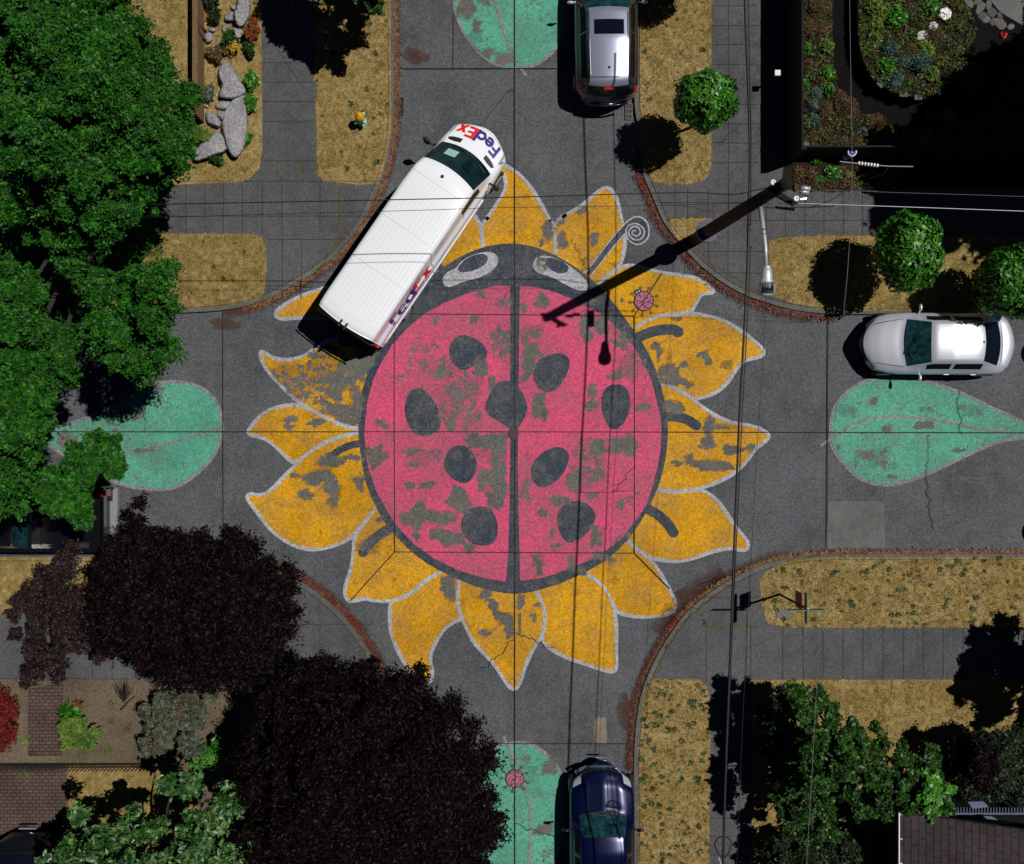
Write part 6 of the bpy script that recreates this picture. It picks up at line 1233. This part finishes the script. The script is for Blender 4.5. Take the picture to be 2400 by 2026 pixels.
pl = [(3, 1010, 140, 26, BZ, 'bright green clump at the top of the oval bed'), (0, 840, 60, 22, BZ, 'lime clump at the top edge of the oval bed'), (0, 850, 190, 18, BZ, 'lime clump on the left rim of the oval bed'), (0, 850, 310, 16, BZ, 'lime clump lower on the left rim of the oval bed'), (0, 920, 100, 20, BZ, 'lime clump near the thin wire in the oval bed'), (1, 960, 400, 18, BZ, 'blue-grey rosette at the centre of the oval bed'), (3, 930, 540, 22, BZ, 'green clump left of the silvery plant in the oval bed'), (1, 1060, 500, 18, BZ, 'silvery pale plant in the middle of the oval bed'), (1, 1000, 650, 20, BZ, 'blue-green rosette at the lower tip of the oval bed'), (1, 1200, 500, 26, BZ, 'dark blue-green spread right of the silvery plant'), (0, 1240, 400, 24, BZ, 'yellow-green spread in the right half of the oval bed'), (0, 1290, 590, 18, BZ, 'yellow-green trailing plant on the right side of the oval bed'), (2, 1140, 410, 20, BZ, 'pinkish dry plant at the heart of the oval bed'), (2, 1300, 300, 24, BZ, 'brown dry plant beside the lowest stepping stone'),
      (3, 1290, 60, 20, BZ, 'green plant left of the bright white stepping stone'), (0, 1480, 250, 24, 0, 'pale green spindly plants below the white stepping stone'), (2, 1560, 620, 42, 0, 'big bronze feathery plant at the right of the oval bed'), (3, 1480, 470, 20, 0, 'green tuft at the top of the bronze feathery plant'), (0, 1420, 910, 18, 0, 'yellow-green plant below the bronze feathery plant'), (0, 1290, 915, 14, 0, 'sparse yellow plant on the path curve'), (0, 1220, 1100, 22, 0, 'yellow leafy plant near the lower fence'), (0, 1100, 1060, 14, 0, 'cream coloured plant near the lower fence'), (3, 950, 1060, 20, 0, 'green clump near the lower fence'), (2, 1000, 1140, 20, 0, 'tan dry clump near the lower fence'), (2, 620, 870, 30, 0, 'brown dry grass on the bend of the path'), (2, 850, 990, 26, 0, 'brown dry grass beyond the path bend'), (2, 560, 780, 20, 0, 'brown dry grass at the start of the path bend'),
      (3, 470, 590, 18, 0, 'bright green clump in the left border, halfway down'), (3, 280, 670, 14, 0, 'bright green spiky sprig leaning over the tall fence'), (3, 480, 710, 14, 0, 'small green tuft at the inner edge of the left border'), (0, 460, 370, 18, 0, 'lime plant in the upper left border'), (2, 400, 60, 26, 0, 'brown plant at the top of the left border'), (2, 330, 230, 22, 0, 'brown plant in the upper left border'), (2, 430, 230, 20, 0, 'tawny plant beside the path in the upper left border'), (3, 300, 400, 14, 0, 'long green sprig beside the tall fence'), (2, 310, 520, 18, 0, 'pinkish dry plant halfway down the left border'), (1, 370, 750, 16, 0, 'blue rosette in the left border, uppermost of three'), (1, 360, 850, 14, 0, 'blue rosette in the left border, middle of three'), (1, 360, 960, 15, 0, 'blue rosette in the left border, lowest of three'), (4, 280, 860, 16, 0, 'rusty plant beside the tall fence'), (2, 440, 860, 22, 0, 'dull brown mound in the lower left border'), (2, 340, 1100, 16, 0, 'pink-brown plant by the corner stone'), (1, 750, 1060, 12, 0, 'small blue plant near the thin wire'),
      (3, 510, 1380, 22, -.3, 'vivid green shrub outside the lower fence'), (3, 380, 1260, 16, -.3, 'green sprig just outside the lower fence corner'), (3, 410, 1440, 12, -.3, 'dark green tuft outside the lower fence'), (2, 500, 1470, 18, -.3, 'tan ground cover at the pavement edge'), (4, 800, 1480, 18, -.3, 'rusty ground cover at the pavement edge'), (0, 640, 1390, 9, -.3, 'small yellowish weed outside the lower fence'), (3, 730, 1450, 10, -.3, 'small green weed at the pavement edge'), (0, 1090, 1200, 12, 0, 'green and yellow plant at the right end of the lower fence'), (2, 700, 1130, 16, 0, 'tan plant above the blue and white pot'), (2, 600, 1140, 14, 0, 'dry plant along the inside of the lower fence')]
for k, x, y, r_, z, lab in pl: gplant(k, x, y, r_, max(z, 0) if z >= 0 else 0.0, lab)
# pot, metal spring sculpture, red flower
pt2 = empty('garden_pot', W(1998, 356, .9), 0, 'blue and white round pot standing by the lower fence', 'pot'); 
MB().lathe([(.06, -.75), (.10, -.5), (.14, -.2), (.13, 0), (.11, 0), (.10, -.1), (0, -.1)], 16).build('bowl', m_porc, pt2, True); MB().lathe([(.145, -.3), (.15, -.2), (.138, -.04)], 16).build('glaze_band', plain('blue_glaze', (.03, .05, .30), .15), pt2, True)
gy = empty('guy_wire', W(2040, 385, 3.0), 0, 'guy wire with a string of white insulator discs right of the utility pole', 'guy wire'); o = W(2040, 385, 3.0)
MB().tube([W(1968, 379, 3.2) - o, W(2005, 383, 3.1) - o, W(2080, 390, 2.9) - o, W(2140, 391, 2.8) - o], .012, 5).build('cable', m_steel, gy)
for k in range(7): p = W(2013 + k * 7.2, 383 + k * .9, 3.08) - o; MB().tube([p + Vector((-.018, 0, 0)), p + Vector((.018, 0, 0))], .05, 10).build('insulator_disc', m_porc, gy)
MB().tube([W(2086, 390, 2.9) - o, W(2070, 408, 2.0) - o, W(2045, 417, 1.2) - o, W(2020, 423, .8) - o, W(2002, 431, .2) - o], .012, 5).build('strand', m_wood, gy)
rf = gplant(3, 1870, 285, 7, 0, 'single red flower cluster at the right edge of the garden'); rf.children[0].data.materials[0] = plain('red_petals', (.5, .01, .01), .5)
# ------------------------------------------------------------------ lower left yard
wf = empty('picket_fence', W(200, 1786) + Vector((0, 0, .13)), 0, 'low picket fence throwing slanting shadows across the brick path', 'fence'); o = W(200, 1786) + Vector((0, 0, .13))
for k in range(44):
    p = W(2 + k * 8.9, 1786) - o; MB().box((p.x - .018, -.01, 0), (p.x + .018, .006, .70)).build('picket', m_darkwood, wf)
a = W(0, 1786) - o; b_ = W(392, 1786) - o
for z in (.10,): MB().box((a.x, .0065, z), (b_.x, .03, z + .03)).build('rail', m_darkwood, wf)
gp = empty('gate_post', W(-4, 1772) + Vector((0, 0, .13)), 0, 'white finial of a gate post at the left end of the picket fence', 'post')
MB().box((-.05, -.05, 0), (.05, .05, .8)).build('post', m_porc, gp); MB().lathe([(.06, .8), (.09, .86), (.06, .94), (0, .97)], 12).build('finial', m_porc, gp, True)
blk = MB(); blk.box((-.11, -.08, 0), (.11, .08, .2)); q = blk.build('concrete_block', m_patch); q.location = W(170, 1836) + Vector((0, 0, .13)); q.rotation_euler = (0, 0, .05); tag(q, 'grey concrete block at the edge of the brick drive in the lawn', 'block')
bs = empty('bare_shrub', W(293, 1643) + Vector((0, 0, .13)), 0, 'bare twiggy grey shrub on the dirt above the curved branch', 'shrub'); o = W(293, 1643) + Vector((0, 0, .13))
b = MB()
for k in range(26):
    e_ = W(random.uniform(265, 318), random.uniform(1592, 1622), .7) - o; b.tube([(0, 0, 0), (e_.x * .4 + random.uniform(-.05, .05), e_.y * .5, .3), tuple(e_)], [.014, .010, .004], 4)
b.build('twigs', m_bark, bs)
br_ = MB().tube([W(282, 1664, .2), W(292, 1656, .25), W(300, 1645, .2), (W(318, 1632, .2))], [.025, .02, .02, .012], 6).build('fallen_branch', m_bark, None, True); tag(br_, 'thin curved branch lying on the dirt below the bare shrub', 'branch')
for i, (x, y, r_, lab) in enumerate(((262, 1690, 7, 'small dry tuft beside the curved branch'), (302, 1706, 11, 'dry brown weed in the middle of the dirt yard'), (258, 1757, 12, 'olive dry weed just above the picket fence'), (262, 1648, 10, 'lime tuft left of the curved branch'), (60, 1735, 12, 'yellowish weed left of the brick path'), (62, 1815, 8, 'small yellow green weed on the brick drive'))):
    b0 = W(x, y, .13); t = empty('weed_clump', b0, 0, lab, 'weeds'); q = rng.normal(0, r_ / S * .5, (90, 3)); q[:, 2] = np.abs(q[:, 2]) * .7; leaves('foliage', q, .035, [m_tan, m_tan, m_lime, m_lime, m_lime, m_lime][i], t, .3, .3)
# ------------------------------------------------------------------ house corner, lower right
m_shingle = brick_mat('shingles', (.062, .055, .062), (.085, .058, .068), (.012, .011, .012), 1.0, R(90), .42, .168, .008)
hs_ = empty('shingled_house', W(2014, 1900), 0, 'house corner with a mauve-grey shingled roof and white gutter, lower right', 'house'); o = W(2014, 1900)
x0 = (2020 - NX) / S - o.x; y0 = (NY - 1814) / S - o.y; y1 = y0 - 9; zr = lambda x: 3.0 + (x - x0) * .462
xr = x0 + 4.4
def slab(xa, za, xb, zb): return [(xa, y0, za), (xb, y0, zb), (xb, y1, zb), (xa, y1, za), (xa, y0, za - .12), (xb, y0, zb - .12), (xb, y1, zb - .12), (xa, y1, za - .12)]
SF = [(0, 3, 2, 1), (4, 5, 6, 7), (0, 1, 5, 4), (2, 3, 7, 6), (0, 4, 7, 3), (1, 2, 6, 5)]
mesh('roof', slab(x0, zr(x0), xr, zr(xr)), SF, m_shingle, hs_); mesh('roof', slab(xr + .005, zr(xr), xr + 4.4, zr(x0)), SF, m_shingle, hs_)
b = MB(); b.box((x0 + .35, y1 + .3, 0), (xr + 4, y0 - .35, 2.95)); b.build('wall', m_darkwood, hs_)
gt = MB(); gt.box((x0 - .06, y1, zr(x0) - .05), (x0 - .028, y0 + .02, zr(x0) + .02)); gt.build('gutter', m_porc, hs_)
for k in range(4): MB().box((x0 - .028, y0 - .08 - k * .66, zr(x0) + .0), (x0 + .06, y0 - .06 - k * .66, zr(x0) + .02)).build('gutter_bracket', m_porc, hs_)
pg = empty('trellis', W(2270, 1860), 0, 'weathered blue-grey trellis and boards behind the shingled roof', 'trellis'); o = W(2270, 1860); m_pg = plain('blue_wood', (.07, .10, .17), .6, var=.3)
for k in range(34):
    a = W(2184 + k * 7, 1907, 2.6) - o; MB().box((a.x, a.y - .02, 2.5), (a.x + .02, a.y + .14, 2.54)).build('lath', m_pg, pg)
a = W(2180, 1907, 2.6) - o; b_ = W(2420, 1907, 2.6) - o; MB().box((a.x, a.y - .07, 2.42), (b_.x, a.y - .03, 2.5)).build('beam', m_pg, pg)
for p in ([(2268, 1880), (2305, 1879), (2318, 1892), (2280, 1896)], [(2305, 1914), (2325, 1914), (2360, 1936), (2335, 1934)]):
    q = [W(x, y, 2.75) - o for x, y in p]; MB().add(q + [v - Vector((0, 0, .05)) for v in q], [(0, 1, 2, 3), (4, 7, 6, 5), (0, 4, 5, 1), (1, 5, 6, 2), (2, 6, 7, 3), (3, 7, 4, 0)]).build('board', m_pg, pg)
for xx in (2190, 2400): a = W(xx, 1905, 2.4) - o; MB().box((a.x, a.y - .05, 0), (a.x + .08, a.y + .03, 2.42)).build('post', m_darkwood, pg)
for x, y, r_, lab in ((1838, 1612, 8, 'pale rock at the pavement edge above the bushy tree, left one'), (1852, 1606, 7, 'pale rock at the pavement edge above the bushy tree, right one')): rock(lab, blob(x, y, r_, r_ * .7, 9, .1), .2, 'rock', .12, None)
